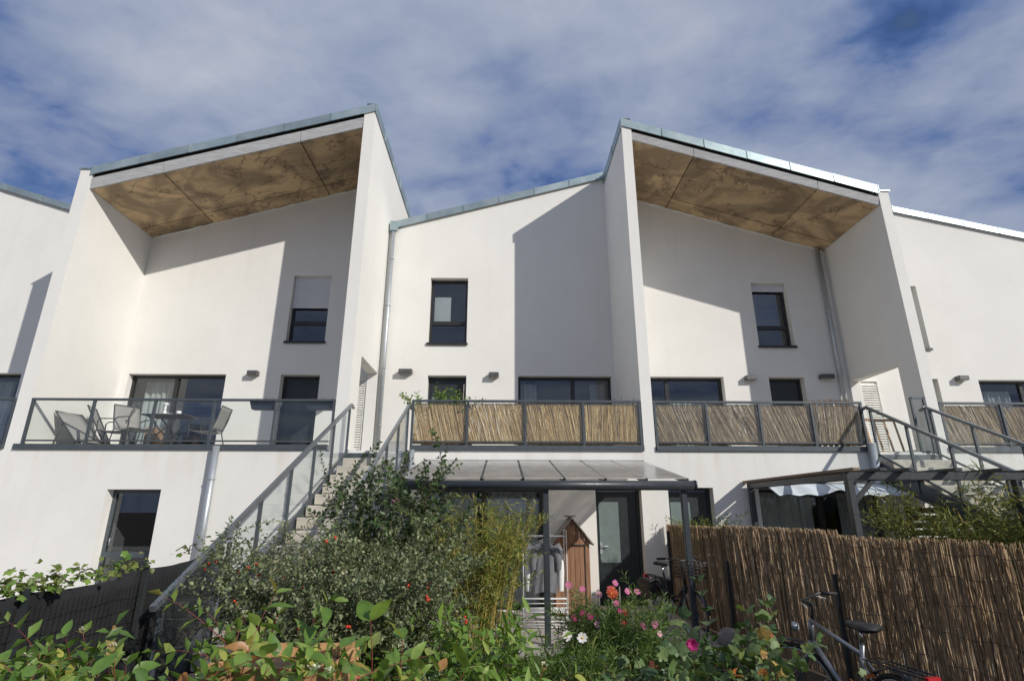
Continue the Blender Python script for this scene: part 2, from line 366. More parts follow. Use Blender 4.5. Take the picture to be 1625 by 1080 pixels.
def wall_panel(mb, mp, a0, a1, z0, top, openings, thick):
    """wall in the plane c=0 (mp maps (a,c,z) to world), top(a) the upper edge, real openings with reveals"""
    xs = sorted(set([a0, a1]+[q for o in openings for q in (o[0], o[1])]))
    zs = sorted(set([z0]+[q for o in openings for q in (o[2], o[3])]))
    for xa, xb in zip(xs, xs[1:]):
        rows = list(zip(zs, zs[1:]))
        for za, zb in rows+[(zs[-1], None)]:
            xm = (xa+xb)/2; zm = (za+zb)/2 if zb is not None else za+1e-3
            if any(o[0] < xm < o[1] and o[2] < zm < o[3] for o in openings): continue
            ta, tb = (zb, zb) if zb is not None else (top(xa), top(xb))
            mb.add([mp(xa, 0, za), mp(xb, 0, za), mp(xb, 0, tb), mp(xa, 0, ta)], [(0, 1, 2, 3)])
            mb.add([mp(xa, thick, za), mp(xb, thick, za), mp(xb, thick, tb), mp(xa, thick, ta)], [(3, 2, 1, 0)])
    for o in openings:
        p = [mp(o[0], 0, o[2]), mp(o[1], 0, o[2]), mp(o[1], 0, o[3]), mp(o[0], 0, o[3]), mp(o[0], thick, o[2]), mp(o[1], thick, o[2]), mp(o[1], thick, o[3]), mp(o[0], thick, o[3])]
        mb.add(p, [(0, 4, 5, 1), (1, 5, 6, 2), (2, 6, 7, 3), (3, 7, 4, 0)])
    t0, t1 = top(a0), top(a1)
    mb.add([mp(a0, 0, t0), mp(a1, 0, t1), mp(a1, thick, t1), mp(a0, thick, t0), mp(a0, 0, z0), mp(a1, 0, z0), mp(a1, thick, z0), mp(a0, thick, z0)],
           [(0, 1, 2, 3), (4, 7, 6, 5), (0, 3, 7, 4), (1, 5, 6, 2)])
def wall_y(house, x0, x1, z0, top, y, openings, thick=.32, name='wall', mat='plaster'):
    mb = MB(); wall_panel(mb, lambda a, c, z: (a, y+c, z), x0, x1, z0, top if callable(top) else (lambda a: top), openings, thick)
    return mb.build(name, mat, house)
def fin(house, x0, x1, y0, y1, z0, top, openings=()):
    mb = MB(); wall_panel(mb, lambda a, c, z: (x0+c, a, z), y0, y1, z0, lambda a: top, list(openings), x1-x0)
    return mb.build('side_wall', 'plaster', house)

P, Rr = 10.6, 12.9                                           # front plane, recessed plane
# ------------------------------------------------------------------ window and door builders
def room(house, x0, x1, z0, z1, y, depth=1.8):
    m = MB(); e = .25
    p = [(x0-e, y, z0-.02), (x1+e, y, z0-.02), (x1+e, y+depth, z0-.02), (x0-e, y+depth, z0-.02), (x0-e, y, z1+e), (x1+e, y, z1+e), (x1+e, y+depth, z1+e), (x0-e, y+depth, z1+e)]
    m.add(p, [(0, 1, 2, 3), (7, 6, 5, 4), (1, 5, 6, 2), (2, 6, 7, 3), (3, 7, 4, 0)])
    return m.build('room_interior', 'room_dark', house)
def drape(house, x0, x1, z0, z1, y, amp=.035, waves=None, mat='curtain'):
    waves = waves or max(3, (x1-x0)/.14); ph = random.random()*6
    def fn(u, v_):
        x = x0+(x1-x0)*u
        return (x, y+amp*math.sin(u*waves*2*math.pi+ph)*(1.0-.25*v_)+amp*.5*math.sin(u*waves*3.7+ph*2), z0+(z1-z0)*v_)
    return MB().grid(fn, int(waves*10), 4).build('curtain', mat, house)
def window(house, x0, x1, z0, z1, y, rec=.17, mull=(), trans=(), sill=True, shutter=0, fw_=.065, fmat='frame_dark', rm=True, handle=None):
    yf = y+rec; m = MB(); d = .07
    m.box(x0, x0+fw_, yf, yf+d, z0, z1); m.box(x1-fw_, x1, yf, yf+d, z0, z1)
    m.box(x0+fw_, x1-fw_, yf+.001, yf+d-.001, z0, z0+fw_); m.box(x0+fw_, x1-fw_, yf+.001, yf+d-.001, z1-fw_, z1)
    xs = [x0+fw_]; zs = [z0+fw_]
    for q in mull:
        m.box(q-.045, q+.045, yf-.006, yf+d-.006, z0+fw_, z1-fw_); xs += [q-.045, q+.045]
    for q in trans:
        m.box(x0+fw_, x1-fw_, yf-.004, yf+d-.008, q-.05, q+.05); zs += [q-.05, q+.05]
    xs.append(x1-fw_); zs.append(z1-fw_)
    o = m.build('window', fmat, house)
    for i in range(0, len(xs), 2):
        for j in range(0, len(zs), 2):
            box('pane', 'window_glass', o, xs[i], xs[i+1], yf+.03, yf+.042, zs[j], zs[j+1])
    if sill:
        m = MB(); m.box(x0-.03, x1+.03, y-.045, y+rec, z0-.035, z0+.006); m.box(x0-.03, x1+.03, y-.045, y-.035, z0-.055, z0-.034); m.build('sill', 'frame_dark', o)
    if shutter:
        zc = z1; k = 0
        sh = MB().box(x0+.01, x1-.01, yf-.05, yf-.045, z1-shutter, z1).build('roller_shutter', 'shutter_grey', o)
        n = int(shutter/.045)
        for k in range(n):
            za = z1-(k+1)*.045
            box('shutter_slat', 'shutter_grey', o, x0+.012, x1-.012, yf-.062, yf-.05, za+.003, za+.043)
    if handle: MB().tube([(handle[0], yf-.01, handle[1]), (handle[0], yf-.05, handle[1]), (handle[0], yf-.05, handle[1]-.12)], .009, 6).build('handle', 'galvanised', o)
    if rm: room(house, x0, x1, z0, z1, yf+d+.01)
    return o
def door(house, x0, x1, z0, z1, y, rec=.2, pane=None, hx=None):
    yf = y+rec; m = MB(); f = .06
    m.box(x0, x0+f, yf, yf+.08, z0, z1); m.box(x1-f, x1, yf, yf+.08, z0, z1); m.box(x0+f, x1-f, yf+.001, yf+.079, z1-f, z1)
    m.box(x0+f, x1-f, yf+.001, yf+.08, z0, z0+.025)
    o = m.build('door', 'door_dark', house)
    MB().box(x0+f+.004, x1-f-.004, yf+.02, yf+.07, z0+.028, z1-f-.004).build('door_leaf', 'door_dark', o, bevel=.004)
    if pane: MB().box(pane[0], pane[1], yf+.010, yf+.03, pane[2], pane[3]).build('glass_panel', 'frosted_panel', o, bevel=.004)
    if hx:
        h = MB().tube([(hx, yf+.02, z0+1.05), (hx, yf-.045, z0+1.05), (hx+.13, yf-.045, z0+1.05)], .011, 8); h.box(hx-.02, hx+.02, yf+.008, yf+.02, z0+.92, z0+1.12)
        h.build('handle', 'galvanised', o)
    return o
def sheets(house, a, b, h, d, seg, name='coping_sheet', mat='zinc', inward=(0, 1, 0), lip=True):
    """row of folded zinc sheets along a->b: front face h high, top d deep"""
    a = Vector(a); b = Vector(b); Ln = (b-a).length; n = max(1, round(Ln/seg)); iw = Vector(inward)
    for i in range(n):
        p = a+(b-a)*(i/n); q = a+(b-a)*((i+1)/n); e = (b-a).normalized()*.004
        pr = iw*(-.004 if i % 2 else 0.0); p = p+e+pr; q = q-e+pr
        dn = Vector((0, 0, -h))
        m = MB(); t = Vector((0, 0, .012))
        m.hexa([p+dn, q+dn, q+dn+iw*.02, p+dn+iw*.02, p, q, q+iw*.02, p+iw*.02])
        m.hexa([p-t+iw*.02, q-t+iw*.02, q-t+iw*d, p-t+iw*d, p+iw*.02, q+iw*.02, q+iw*d, p+iw*d])
        if lip:
            g = (b-a).normalized()*.012
            m.hexa([q+dn*1.0-g-iw*.012, q+dn-iw*.012, q+dn, q+dn-g, q+t-g-iw*.012, q+t-iw*.012, q+t, q+t-g])
        m.build(name, mat, house)
def pipe(house, pts, r, mat='galvanised', brackets=()):
    o = MB().tube(pts, r, 14).build('downpipe', mat, house)
    for (x, y, z) in brackets:
        MB().torus((x, y, z), (0, 0, 1), r+.006, .009, 16, 6).build('pipe_bracket', mat, o)
    return o
def lamp(x, z, y, label, wd=.24):
    t = thing('wall_lamp', label, 'lamp', (x, y, z))
    MB().box(x-wd/2, x+wd/2, y-.16, y-.0, z-.055, z+.055).build('lamp_body', 'lamp_grey', t, bevel=.006)
    MB().box(x-wd/2+.02, x+wd/2-.02, y-.14, y-.03, z-.062, z-.054).build('diffuser', 'lamp_glass', t)
    return t
def louvre(house, x0, x1, z0, z1, y):
    m = MB(); m.box(x0, x0+.03, y-.05, y, z0, z1); m.box(x1-.03, x1, y-.05, y, z0, z1); m.box(x0+.03, x1-.03, y-.05, y, z1-.03, z1); m.box(x0+.03, x1-.03, y-.012, y-.004, z0, z1-.03)
    o = m.build('louvre_door', 'louvre_white', house)
    n = int((z1-z0-.05)/.058)
    for k in range(n):
        z = z0+.02+k*.058
        MB().hexa([(x0+.032, y-.052, z), (x1-.032, y-.052, z), (x1-.032, y-.042, z), (x0+.032, y-.042, z), (x0+.032, y-.026, z+.045), (x1-.032, y-.026, z+.045), (x1-.032, y-.016, z+.045), (x0+.032, y-.016, z+.045)]).build('louvre_slat', 'louvre_white', o)
    return o
HG = 'white terraced houses of one row'
# ------------------------------------------------------------------ the houses
ZF = 2.80                                                    # underside of the balcony slab edge
def lower(house, x0, x1, ops, y=P): return wall_y(house, x0, x1, -.05, ZF, y, ops)
def slab(house, x0, x1, y1=Rr):
    o = box('balcony_floor', 'concrete', house, x0, x1, P+.02, y1, 2.80, 2.895)
    box('slab_edge', 'rail_grey', house, x0, x1, P-.045, P+.018, 2.802, 2.90)
    return o
OPZ = 4.84
def zL(x): return 10.84+(x+3.0)*.292
def zR(x): return 10.51-(x-2.745)*.304
def loggia_roof(h, x0, x1, zt, joints, drop, ytop=P-.03, yend=20, zincx=None):
    zx = zincx or (x0, x1)
    sheets(h, (zx[0], ytop, zt(zx[0])), (zx[1], ytop, zt(zx[1])), .21, .35, 1.02)
    m = MB(); a, b = x0, x1
    m.hexa([(a, P+.07, zt(a)-drop+.05), (b, P+.07, zt(b)-drop+.05), (b, yend, zt(b)-drop+.05), (a, yend, zt(a)-drop+.05), (a, P+.07, zt(a)-.03), (b, P+.07, zt(b)-.03), (b, yend, zt(b)-.03), (a, yend, zt(a)-.03)])
    roof = m.build('roof', 'dark_gap', h)
    xs = [x0]+list(joints)+[x1]
    for a, b in zip(xs, xs[1:]):
        g = .006
        a2, b2 = a+g, b-g
        MB().hexa([(a2, P+.03, zt(a2)-drop), (b2, P+.03, zt(b2)-drop), (b2, P+.068, zt(b2)-drop), (a2, P+.068, zt(a2)-drop), (a2, P+.005, zt(a2)-.285), (b2, P+.005, zt(b2)-.285), (b2, P+.045, zt(b2)-.285), (a2, P+.045, zt(a2)-.285)]).build('fascia_board', 'fascia_wood', h)
        for ya, yb in ((P+.075, 12.415), (12.44, Rr-.004)):
            g = .013; a2, b2 = a+g, b-g
            z = lambda x, k: zt(x)-drop+k
            MB().hexa([(a2, ya, z(a2, .005)), (b2, ya, z(b2, .005)), (b2, yb, z(b2, .005)), (a2, yb, z(a2, .005)), (a2, ya, z(a2, .045)), (b2, ya, z(b2, .045)), (b2, yb, z(b2, .045)), (a2, yb, z(a2, .045))]).build('soffit_panel', 'soffit_wood', h)
    # ragged mastic line where the soffit meets the plaster
    pts = [(x0+(x1-x0)*i/60, Rr-.012, zt(x0+(x1-x0)*i/60)-drop-.01+random.uniform(-.016, .016)) for i in range(61)]
    MB().tube(pts, [random.uniform(.012, .03) for _ in pts], 6).build('mastic_joint', 'plaster', h)

# left house with loggia
hl = thing('terraced_house', 'white house with open glass-railed balcony under a stained plywood soffit', 'house', (-6.2, P, 0), 0, HG)
lower(hl, -9.46, -3.03, [(-7.36, -6.36, .35, 2.07)])
window(hl, -7.36, -6.36, .35, 2.07, P, .2, (), (.92,), True, fmat='rail_grey', handle=(-7.22, 1.2))
fin(hl, -9.46, -9.19, P, Rr, ZF, 8.96)
box('wall_cap', 'zinc', hl, -9.49, -9.20, P-.03, Rr, 8.962, 8.99)
fin(hl, -3.28, -3.03, P, 20, ZF, 10.71, [(11.25, 12.82, 2.9, 4.86)])
LOPS = [(-5.38, -4.42, 5.68, 7.46), (-5.38, -4.44, 2.9, OPZ), (-9.03, -6.70, 2.9, OPZ)]
wall_y(hl, -9.19, -3.28, 2.9, lambda x: zL(x)-.545, Rr, LOPS)
window(hl, -5.38, -4.42, 5.68, 7.46, Rr, .17, (), (6.22,), True, .86)
door(hl, -5.38, -4.44, 2.9, OPZ, Rr)
window(hl, -9.03, -6.70, 2.9, OPZ, Rr, .17, (-7.95,), (), False, handle=(-8.04, 3.9))
drape(hl, -8.9, -8.1, 2.95, 4.75, Rr+.5)
slab(hl, -9.27, -3.28)
loggia_roof(hl, -9.19, -3.28, zL, (-7.67, -4.7), .545, zincx=(-9.22, -3.0))
sheets(hl, (-3.0, P-.028, zL(-3.0)-.002), (-3.0, 20, zL(-3.0)-.002), .26, .24, 1.1, inward=(-1, 0, 0))
louvre(hl, -3.90, -3.30, 2.92, 4.82, Rr-.003)
pipe(hl, [(-5.41, P-.11, 2.86), (-5.41, P-.11, 0.0)], .062, brackets=[(-5.41, P-.11, 2.25), (-5.41, P-.11, .8)])
# middle house
hm = thing('terraced_house', 'white flat-fronted house between the two projecting loggias with lean-to patio roof', 'house', (-.1, P, 0), 0, HG)
lower(hm, -3.03, 2.86, [(-1.45, .77, 0.0, 2.10), (1.76, 2.63, 0.02, 2.12)])
window(hm, -1.45, .77, 0.0, 2.10, P, .15, (-.35,), (), False, rm=True)
drape(hm, -1.38, -.48, .03, 2.05, P+.32); drape(hm, -.28, .70, .03, 2.05, P+.34)
door(hm, 1.76, 2.63, .02, 2.12, P, .2, (1.84, 2.22, .78, 1.86), 1.86)
def zM(x): return 8.98+(x+3.0)*.284
MOPS = [(-1.87, -.91, 5.66, 7.42), (-1.83, -.89, 2.9, OPZ), (.37, 2.66, 2.9, OPZ)]
wall_y(hm, -3.03, 2.745, 2.9, lambda x: zM(x)-.05, Rr, MOPS)
window(hm, -1.87, -.91, 5.66, 7.42, Rr, .17, (), (6.24,), True, handle=None)
MB().box(-1.78, -1.36, Rr+.30, Rr+.31, 6.32, 7.0).build('blind', 'curtain', hm)
door(hm, -1.83, -.89, 2.9, OPZ, Rr, .2, (-1.74, -1.36, 3.2, 4.35))
window(hm, .37, 2.66, 2.9, OPZ, Rr, .17, (1.72,), (), False)
drape(hm, .45, .85, 2.95, 4.75, Rr+.5); drape(hm, 2.2, 2.6, 2.95, 4.75, Rr+.5)
slab(hm, -1.78, 2.74)
box('balcony_floor', 'concrete', hm, -3.02, -1.785, P+.02, Rr, 2.70, 2.78)
box('slab_edge', 'rail_grey', hm, -3.02, -1.785, P-.035, P+.018, 2.62, 2.745)
sheets(hm, (-3.0, Rr-.07, zM(-3.0)), (2.74, Rr-.07, zM(2.74)), .2, .4, 1.0)
MB().hexa([(-3.02, Rr+.0, zM(-3.02)-.16), (2.74, Rr, zM(2.74)-.16), (2.74, 20, zM(2.74)-.16), (-3.02, 20, zM(-3.02)-.16), (-3.02, Rr+.33, zM(-3.02)-.03), (2.74, Rr+.33, zM(2.74)-.03), (2.74, 20, zM(2.74)-.03), (-3.02, 20, zM(-3.02)-.03)]).build('roof', 'dark_gap', hm)
pipe(hm, [(-2.90, Rr-.09, 8.75), (-2.90, Rr-.09, 2.80)], .052, brackets=[(-2.90, Rr-.09, z) for z in (7.9, 6.6, 5.0, 3.6)])
box('gutter_box', 'zinc', hm, -2.99, -2.78, Rr-.16, Rr-.075, 8.70, 8.97)
pipe(hm, [(-1.72, P-.10, 2.80), (-1.72, P-.10, 0.0)], .052, brackets=[(-1.72, P-.10, 2.2)])
# right house
hr = thing('terraced_house', 'white house with reed-screened balcony under a plywood soffit beside the pergola', 'house', (5.8, P, 0), 0, HG)
lower(hr, 2.86, 8.72, [(3.14, 4.0, 0.02, 2.12), (4.87, 7.30, 0.0, 2.10)])
door(hr, 3.14, 4.0, .02, 2.12, P, .2, (3.22, 3.60, .78, 1.86), 3.24)
window(hr, 4.87, 7.30, 0.0, 2.10, P, .15, (6.1,), (), False)
drape(hr, 4.95, 6.0, .03, 2.05, P+.34); drape(hr, 6.55, 7.25, .03, 2.05, P+.34)
fin(hr, 2.745, 2.97, P, 20, ZF, 10.41)
fin(hr, 8.49, 8.72, P, Rr, ZF, 8.62, [(11.15, 12.82, 2.9, 4.72)])
box('wall_cap', 'zinc', hr, 8.47, 8.75, P-.03, Rr, 8.622, 8.65)
ROPS = [(6.42, 7.33, 5.64, 7.35), (6.54, 7.42, 2.9, OPZ), (3.35, 5.42, 2.9, OPZ)]
wall_y(hr, 2.97, 8.49, 2.9, lambda x: zR(x)-.48, Rr, ROPS)
window(hr, 6.42, 7.33, 5.64, 7.35, Rr, .17, (), (6.18,), True, .2)
m = MB()
for k in range(14):
    z = 6.3+k*.062; m.hexa([(6.52, Rr+.33, z), (7.22, Rr+.33, z), (7.22, Rr+.335, z), (6.52, Rr+.335, z), (6.52, Rr+.36, z+.05), (7.22, Rr+.36, z+.05), (7.22, Rr+.365, z+.05), (6.52, Rr+.365, z+.05)])
m.build('blind', 'shutter_grey', hr)
door(hr, 6.54, 7.42, 2.9, OPZ, Rr)
window(hr, 3.35, 5.42, 2.9, OPZ, Rr, .17, (4.05,), (), False)
drape(hr, 4.2, 5.3, 2.95, 4.3, Rr+.6)
slab(hr, 2.985, 7.19)
box('balcony_floor', 'concrete', hr, 7.195, 8.485, P+.02, Rr, 2.70, 2.78)
box('slab_edge', 'rail_grey', hr, 7.195, 8.48, P-.035, P+.018, 2.62, 2.745)
loggia_roof(hr, 2.97, 8.49, zR, (4.39, 7.15), .48, zincx=(2.72, 8.50))
sheets(hr, (2.72, P-.028, zR(2.72)-.002), (2.72, 20, zR(2.72)-.002), .26, .24, 1.1, inward=(1, 0, 0))
pipe(hr, [(8.28, Rr-.09, 8.35), (8.28, Rr-.09, 2.8)], .052, brackets=[(8.28, Rr-.09, z) for z in (7.6, 6.1, 4.9, 3.6)])
pipe(hr, [(7.13, P-.12, 2.95), (7.13, P-.12, 0.0)], .075, brackets=[(7.13, P-.12, 2.45)])
# house beyond the left edge
hf = thing('terraced_house', 'white recessed house front past the left loggia, falling zinc roof edge', 'house', (-12, P, 0), 0, HG)
lower(hf, -18, -9.46, [])
def zF(x): return 9.44-(x+11.54)*.317
wall_y(hf, -18, -9.46, 2.9, lambda x: zF(x)-.05, Rr, [(-13.9, -11.58, 2.9, OPZ)])
window(hf, -13.9, -11.58, 2.9, OPZ, Rr, .17, (-12.7,), (), False); drape(hf, -12.6, -12.1, 2.95, 4.75, Rr+.5)
sheets(hf, (-18, Rr-.07, zF(-18)), (-9.46, Rr-.07, zF(-9.46)), .17, .4, 1.0)
slab(hf, -18, -9.47)
# house beyond the right edge
hg = thing('terraced_house', 'white recessed house front past the right loggia, dazzling zinc roof edge', 'house', (12, P, 0), 0, HG)
lower(hg, 8.72, 18, [])
def zG(x): return 9.62-(x-10.62)*.229
wall_y(hg, 8.72, 18, 2.9, lambda x: zG(x)-.05, Rr, [(10.0, 10.75, 5.6, 7.30), (10.0, 10.75, 2.9, 4.82), (11.76, 14.2, 2.9, 4.80)])
window(hg, 10.0, 10.75, 5.6, 7.30, Rr, .17, (), (6.2,), True); door(hg, 10.0, 10.75, 2.9, 4.82, Rr)
window(hg, 11.76, 14.2, 2.9, 4.80, Rr, .17, (12.95,), (), False); drape(hg, 11.9, 12.9, 2.95, 4.6, Rr+.45)
sheets(hg, (8.72, Rr-.07, zG(8.72)), (18, Rr-.07, zG(18)), .17, .4, 1.0)
slab(hg, 8.73, 18)
louvre(hg, 8.74, 9.20, 2.92, 4.76, Rr-.003)

lamp(-6.02, 4.85, Rr, 'small grey box lamp on lit wall between glazed door and shadow, open glass balcony')
lamp(-2.36, 4.91, Rr, 'wide grey box lamp beside the tall galvanised downpipe above the stairs', .32)
lamp(-.22, 4.84, Rr, 'small grey box lamp between dark door and wide window above reed balcony')
lamp(6.05, 4.80, Rr, 'small grey box lamp at the shadow edge right of the loggia window')
lamp(7.94, 4.84, Rr, 'wide dark box lamp in shade between door and loggia downpipe', .32)
lamp(11.30, 4.82, Rr, 'small grey box lamp on the bright wall past the right loggia')

# ------------------------------------------------------------------ ground
def struct(o): o['kind'] = 'structure'; return o
m = MB(); m.add([(-400, -400, -.06), (400, -400, -.06), (400, 600, -.06), (-400, 600, -.06)], [(0, 1, 2, 3)])
struct(m.build('ground', 'soil'))
m = MB(); m.add([(-400, -8, -.052), (400, -8, -.052), (400, .85, -.052), (-400, .85, -.052)], [(0, 1, 2, 3)])  # unseen pale strip under and behind the camera, added to bounce sunlight onto soffits
struct(m.build('bounce_strip', 'concrete'))
m = MB(); m.add([(3.95, .9, -.054), (60, .9, -.054), (60, 10.58, -.054), (3.95, 10.58, -.054)], [(0, 1, 2, 3)]); struct(m.build('bounce_yard_right', 'paving'))  # hidden yard floor, pale surface added to throw sunlight back at shaded walls
m = MB(); m.add([(-60, .9, -.054), (-3.3, .9, -.054), (-3.3, 10.58, -.054), (-60, 10.58, -.054)], [(0, 1, 2, 3)]); struct(m.build('bounce_yard_left', 'paving'))  # left counterpart out of view, likewise put in for its sun bounce
pat = struct(box('patio', 'paving', None, -1.9, 3.02, 7.45, 10.58, -.055, -.03))
for i in range(8):
    for j in range(5):
        x = -1.88+i*.612; y = 7.47+j*.622; d = random.uniform(-.003, .003)
        MB().box(x, x+.6, y, min(y+.61, 10.57), -.03, .0+d).build('paving_slab', 'paving', pat, bevel=.004)
st = box('door_step', 'concrete', None, 1.66, 2.74, 10.05, P-.005, 0.0, .09, bevel=.008); tag(st, 'low concrete step below the dark front door', 'step')

# ------------------------------------------------------------------ balcony railings
def railing(x0, x1, y, posts, label, endl=False, endr=False, loc=None):
    t = thing('balcony_railing', label, 'railing', ((x0+x1)/2, y, 2.9))
    zt = 3.79
    MB().box(x0, x1, y-.03, y+.03, zt-.045, zt).build('handrail', 'rail_grey', t, bevel=.004)
    MB().box(x0+.02, x1-.02, y-.018, y+.018, 2.955, 2.985).build('bottom_rail', 'rail_grey', t)
    ps = [x0+.025]+list(posts)+[x1-.025]
    for q in ps:
        MB().box(q-.022, q+.022, y-.024, y+.024, 2.9, zt-.044).build('post', 'rail_grey', t)
    for a, b in zip(ps, ps[1:]):
        box('glass_pane', 'rail_glass', t, a+.03, b-.03, y-.008, y+.002, 3.0, zt-.06)
    for f, x in ((endl, x0), (endr, x1)):
        if f:
            MB().box(x+.03, x+.07, y+.02, y+.9, zt-.045, zt-.002).build('handrail', 'rail_grey', t)
    return t
YR = P+.03
railing(-9.19, -3.29, YR, (-7.98, -6.80, -5.65, -4.45), 'long clear glass balcony railing in front of garden chairs and table')
railing(-1.79, 2.735, YR, (-.69, .45, 1.59), 'balcony railing carrying golden reed matting above the lean-to roof')
railing(2.99, 7.18, YR, (4.04, 5.10, 6.15), 'balcony railing carrying greyed reed matting above the pergola')
railing(-14, -9.48, YR, (-12.9, -11.7, -10.6), 'clear glass balcony railing beyond the left side wall')
railing(8.74, 14, YR, (10.0, 11.2, 12.5), 'balcony railing with weathered reed matting past the right side wall')
# folded privacy screen frame by the right side wall
t = thing('glass_screen', 'narrow upright glass screen in dark frame beside the right stair head', 'screen', (8.36, P+.05, 2.9))
m = MB(); m.bar((8.20, P+.02, 2.78), (8.20, P+.02, 3.88), .04, .04); m.bar((8.46, P+.02, 2.78), (8.46, P+.02, 3.88), .04, .04); m.bar((8.20, P+.02, 3.87), (8.46, P+.02, 3.87), .04, .04); m.bar((8.20, P+.02, 2.80), (8.46, P+.02, 2.80), .04, .04)
m.build('frame', 'rail_grey', t); box('glass_pane', 'rail_glass', t, 8.22, 8.44, P+.015, P+.025, 2.82, 3.85)

def reeds(mb, a, b, zb, zt, dia, lean, layers=2, jit=.02, ragged=.012, bow=0.0, dens=1.0):
    """thin canes side by side from ground line a to b"""
    a = Vector(a); b = Vector(b); Ln = (b-a).length; e = (b-a)/Ln; nrm = e.cross(Vector((0, 0, 1)))
    for k in range(layers):
        s = random.uniform(0, dia); grp = 0
        lmax = abs(lean)+jit*4
        s = (-lmax*(zt-zb) if lean > 0 else 0)+random.uniform(0, dia)
        while s < Ln+(lmax*(zt-zb) if lean < 0 else 0):
            if random.random() < .06: grp = random.uniform(-.5, 1.0)*jit*3
            r_ = dia*random.uniform(.35, .62)
            tp = zt+random.uniform(-1.0, .6)*ragged*2; ln = lean+grp+random.gauss(0, jit); h = tp-zb
            off = nrm*(k*dia*.9+random.uniform(-.4, .4)*dia)
            t0_, t1_ = 0.0, 1.0                                # clip the cane at the mat's two ends
            xa, xb = s, s+ln*h
            if abs(xb-xa) > 1e-6:
                ta, tb = (0-xa)/(xb-xa), (Ln-xa)/(xb-xa); lo, hi = min(ta, tb), max(ta, tb); t0_, t1_ = max(0, lo), min(1, hi)
            elif not 0 <= xa <= Ln: t1_ = -1
            if t1_-t0_ > .04:
                wb = Vector((e.x, e.y, 0))*random.gauss(0, jit*.2)+nrm*(bow+random.gauss(0, .003))
                q = []
                for t_ in (t0_, (t0_+t1_)/2, t1_):
                    p = a+e*(xa+(xb-xa)*t_)+off+(wb if 0 < t_ < 1 and t_ not in (t0_, t1_) else Vector((0, 0, 0))); q.append(Vector((p.x, p.y, zb+h*t_)))
                mb.tube(q, [r_, r_, r_*.8], 3, False)
            s += dia*random.uniform(.7, 1.15)/dens
def screen(label, spans, y, mat, lean, z0=2.93, z1=3.73):
    t = thing('reed_screen', label, 'screen', (spans[0][0], y, z0))
    for i, (a, b) in enumerate(spans):
        mb = MB(); ln = lean[i]
        reeds(mb, (a, y, 0), (b, y, 0), z0, z1-random.uniform(0, .02), .0095, ln, 3, .036, .008)
        if ln < 0: reeds(mb, (b-.25, y+.02, 0), (b, y+.02, 0), z0, z1, .011, -.02, 1, .04)
        mb.build('reed_mat', mat, t, kind='stuff')
        wr = MB()
        for z in (3.12, 3.36, 3.58): wr.tube([(a, y-.012, z), ((a+b)/2, y-.013, z-.01), (b, y-.012, z)], .0022, 4)
        wr.build('tie_wire', 'wire_dark', t)
    return t
YS = YR+.05
screen('golden slanting reed matting tied behind the middle balcony railing', [(-1.74, -.71), (-.67, .43), (.47, 1.57), (1.61, 2.70)], YS, 'reed_gold', [-.28, -.30, -.24, -.03])
screen('greyed slanting reed matting behind the balcony railing above the pergola', [(3.04, 4.02), (4.06, 5.08), (5.12, 6.13), (6.17, 7.14)], YS, 'reed_grey', [-.38, -.40, -.36, -.02])
screen('weathered reed matting on the balcony past the right side wall', [(8.80, 9.98), (10.02, 11.18), (11.22, 12.48), (12.52, 13.9)], YS, 'reed_grey', [-.36, -.30, -.3, -.3])

# ------------------------------------------------------------------ stairs
def stairs(xa, xb, label, raillabels, nstep=16):
    t = thing('outdoor_staircase', label, 'stairs', ((xa+xb)/2, 5.2, 0))
    rise = 2.72/nstep; go = (P-.05-5.2)/nstep; wy = 0
    for i in range(nstep):
        z1 = 2.62-i*rise if i else 2.615; y1 = P-.05-i*go
        y0 = y1-go-.03; dz = random.uniform(-.003, .003)
        MB().box(xa+.06, xb-.06, y0, y1, max(-.04, z1-rise+.012), z1+dz).build('step', 'concrete', t, bevel=.012)
    for x in (xa+.035, xb-.035):
        m = MB(); w2 = .006
        yb_, yt_ = 5.15, P-.04
        zb_, zt_ = -.05, 2.62
        m.hexa([(x-w2, yb_, zb_-.0), (x+w2, yb_, zb_), (x+w2, yt_, zt_-.34), (x-w2, yt_, zt_-.34), (x-w2, yb_, zb_+.26), (x+w2, yb_, zb_+.26), (x+w2, yt_, zt_+.0), (x-w2, yt_, zt_+.0)])
        m.build('stringer', 'rail_grey', t)
    sl_ = rise/go
    for x, lab in ((xa+.03, raillabels[0]), (xb-.03, raillabels[1])):
        r = thing('stair_railing', lab, 'railing', (x, 5.2, 0))
        f = lambda y: 2.62-(P-.05-y)*sl_
        yt_, yb_ = P-.02, 5.12
        m = MB(); m.bar((x, yt_, f(yt_)+1.04), (x, yb_, f(yb_)+1.04), .05, .05); m.bar((x, yt_, f(yt_)+1.04), (x, yt_+.16, f(yt_)+1.00), .05, .04); m.build('handrail', 'rail_light', r)
        m = MB(); m.bar((x, yt_, f(yt_)+.16), (x, yb_, f(yb_)+.16), .03, .035); m.build('bottom_rail', 'rail_grey', r)
        ys = [yt_-.1+(yb_+.15-yt_+.1)*k/6 for k in range(7)]
        for k, y in enumerate(ys):
            MB().box(x-.02, x+.02, y-.02, y+.02, f(y)-.15, f(y)+1.02).build('post', 'rail_grey', r)
        for a, b_ in zip(ys, ys[1:]):
            g = .05
            MB().hexa([(x-.004, b_+g, f(b_+g)+.20), (x+.004, b_+g, f(b_+g)+.20), (x+.004, a-g, f(a-g)+.20), (x-.004, a-g, f(a-g)+.20), (x-.004, b_+g, f(b_+g)+.97), (x+.004, b_+g, f(b_+g)+.97), (x+.004, a-g, f(a-g)+.97), (x-.004, a-g, f(a-g)+.97)]).build('glass_pane', 'rail_glass', r)
    return t
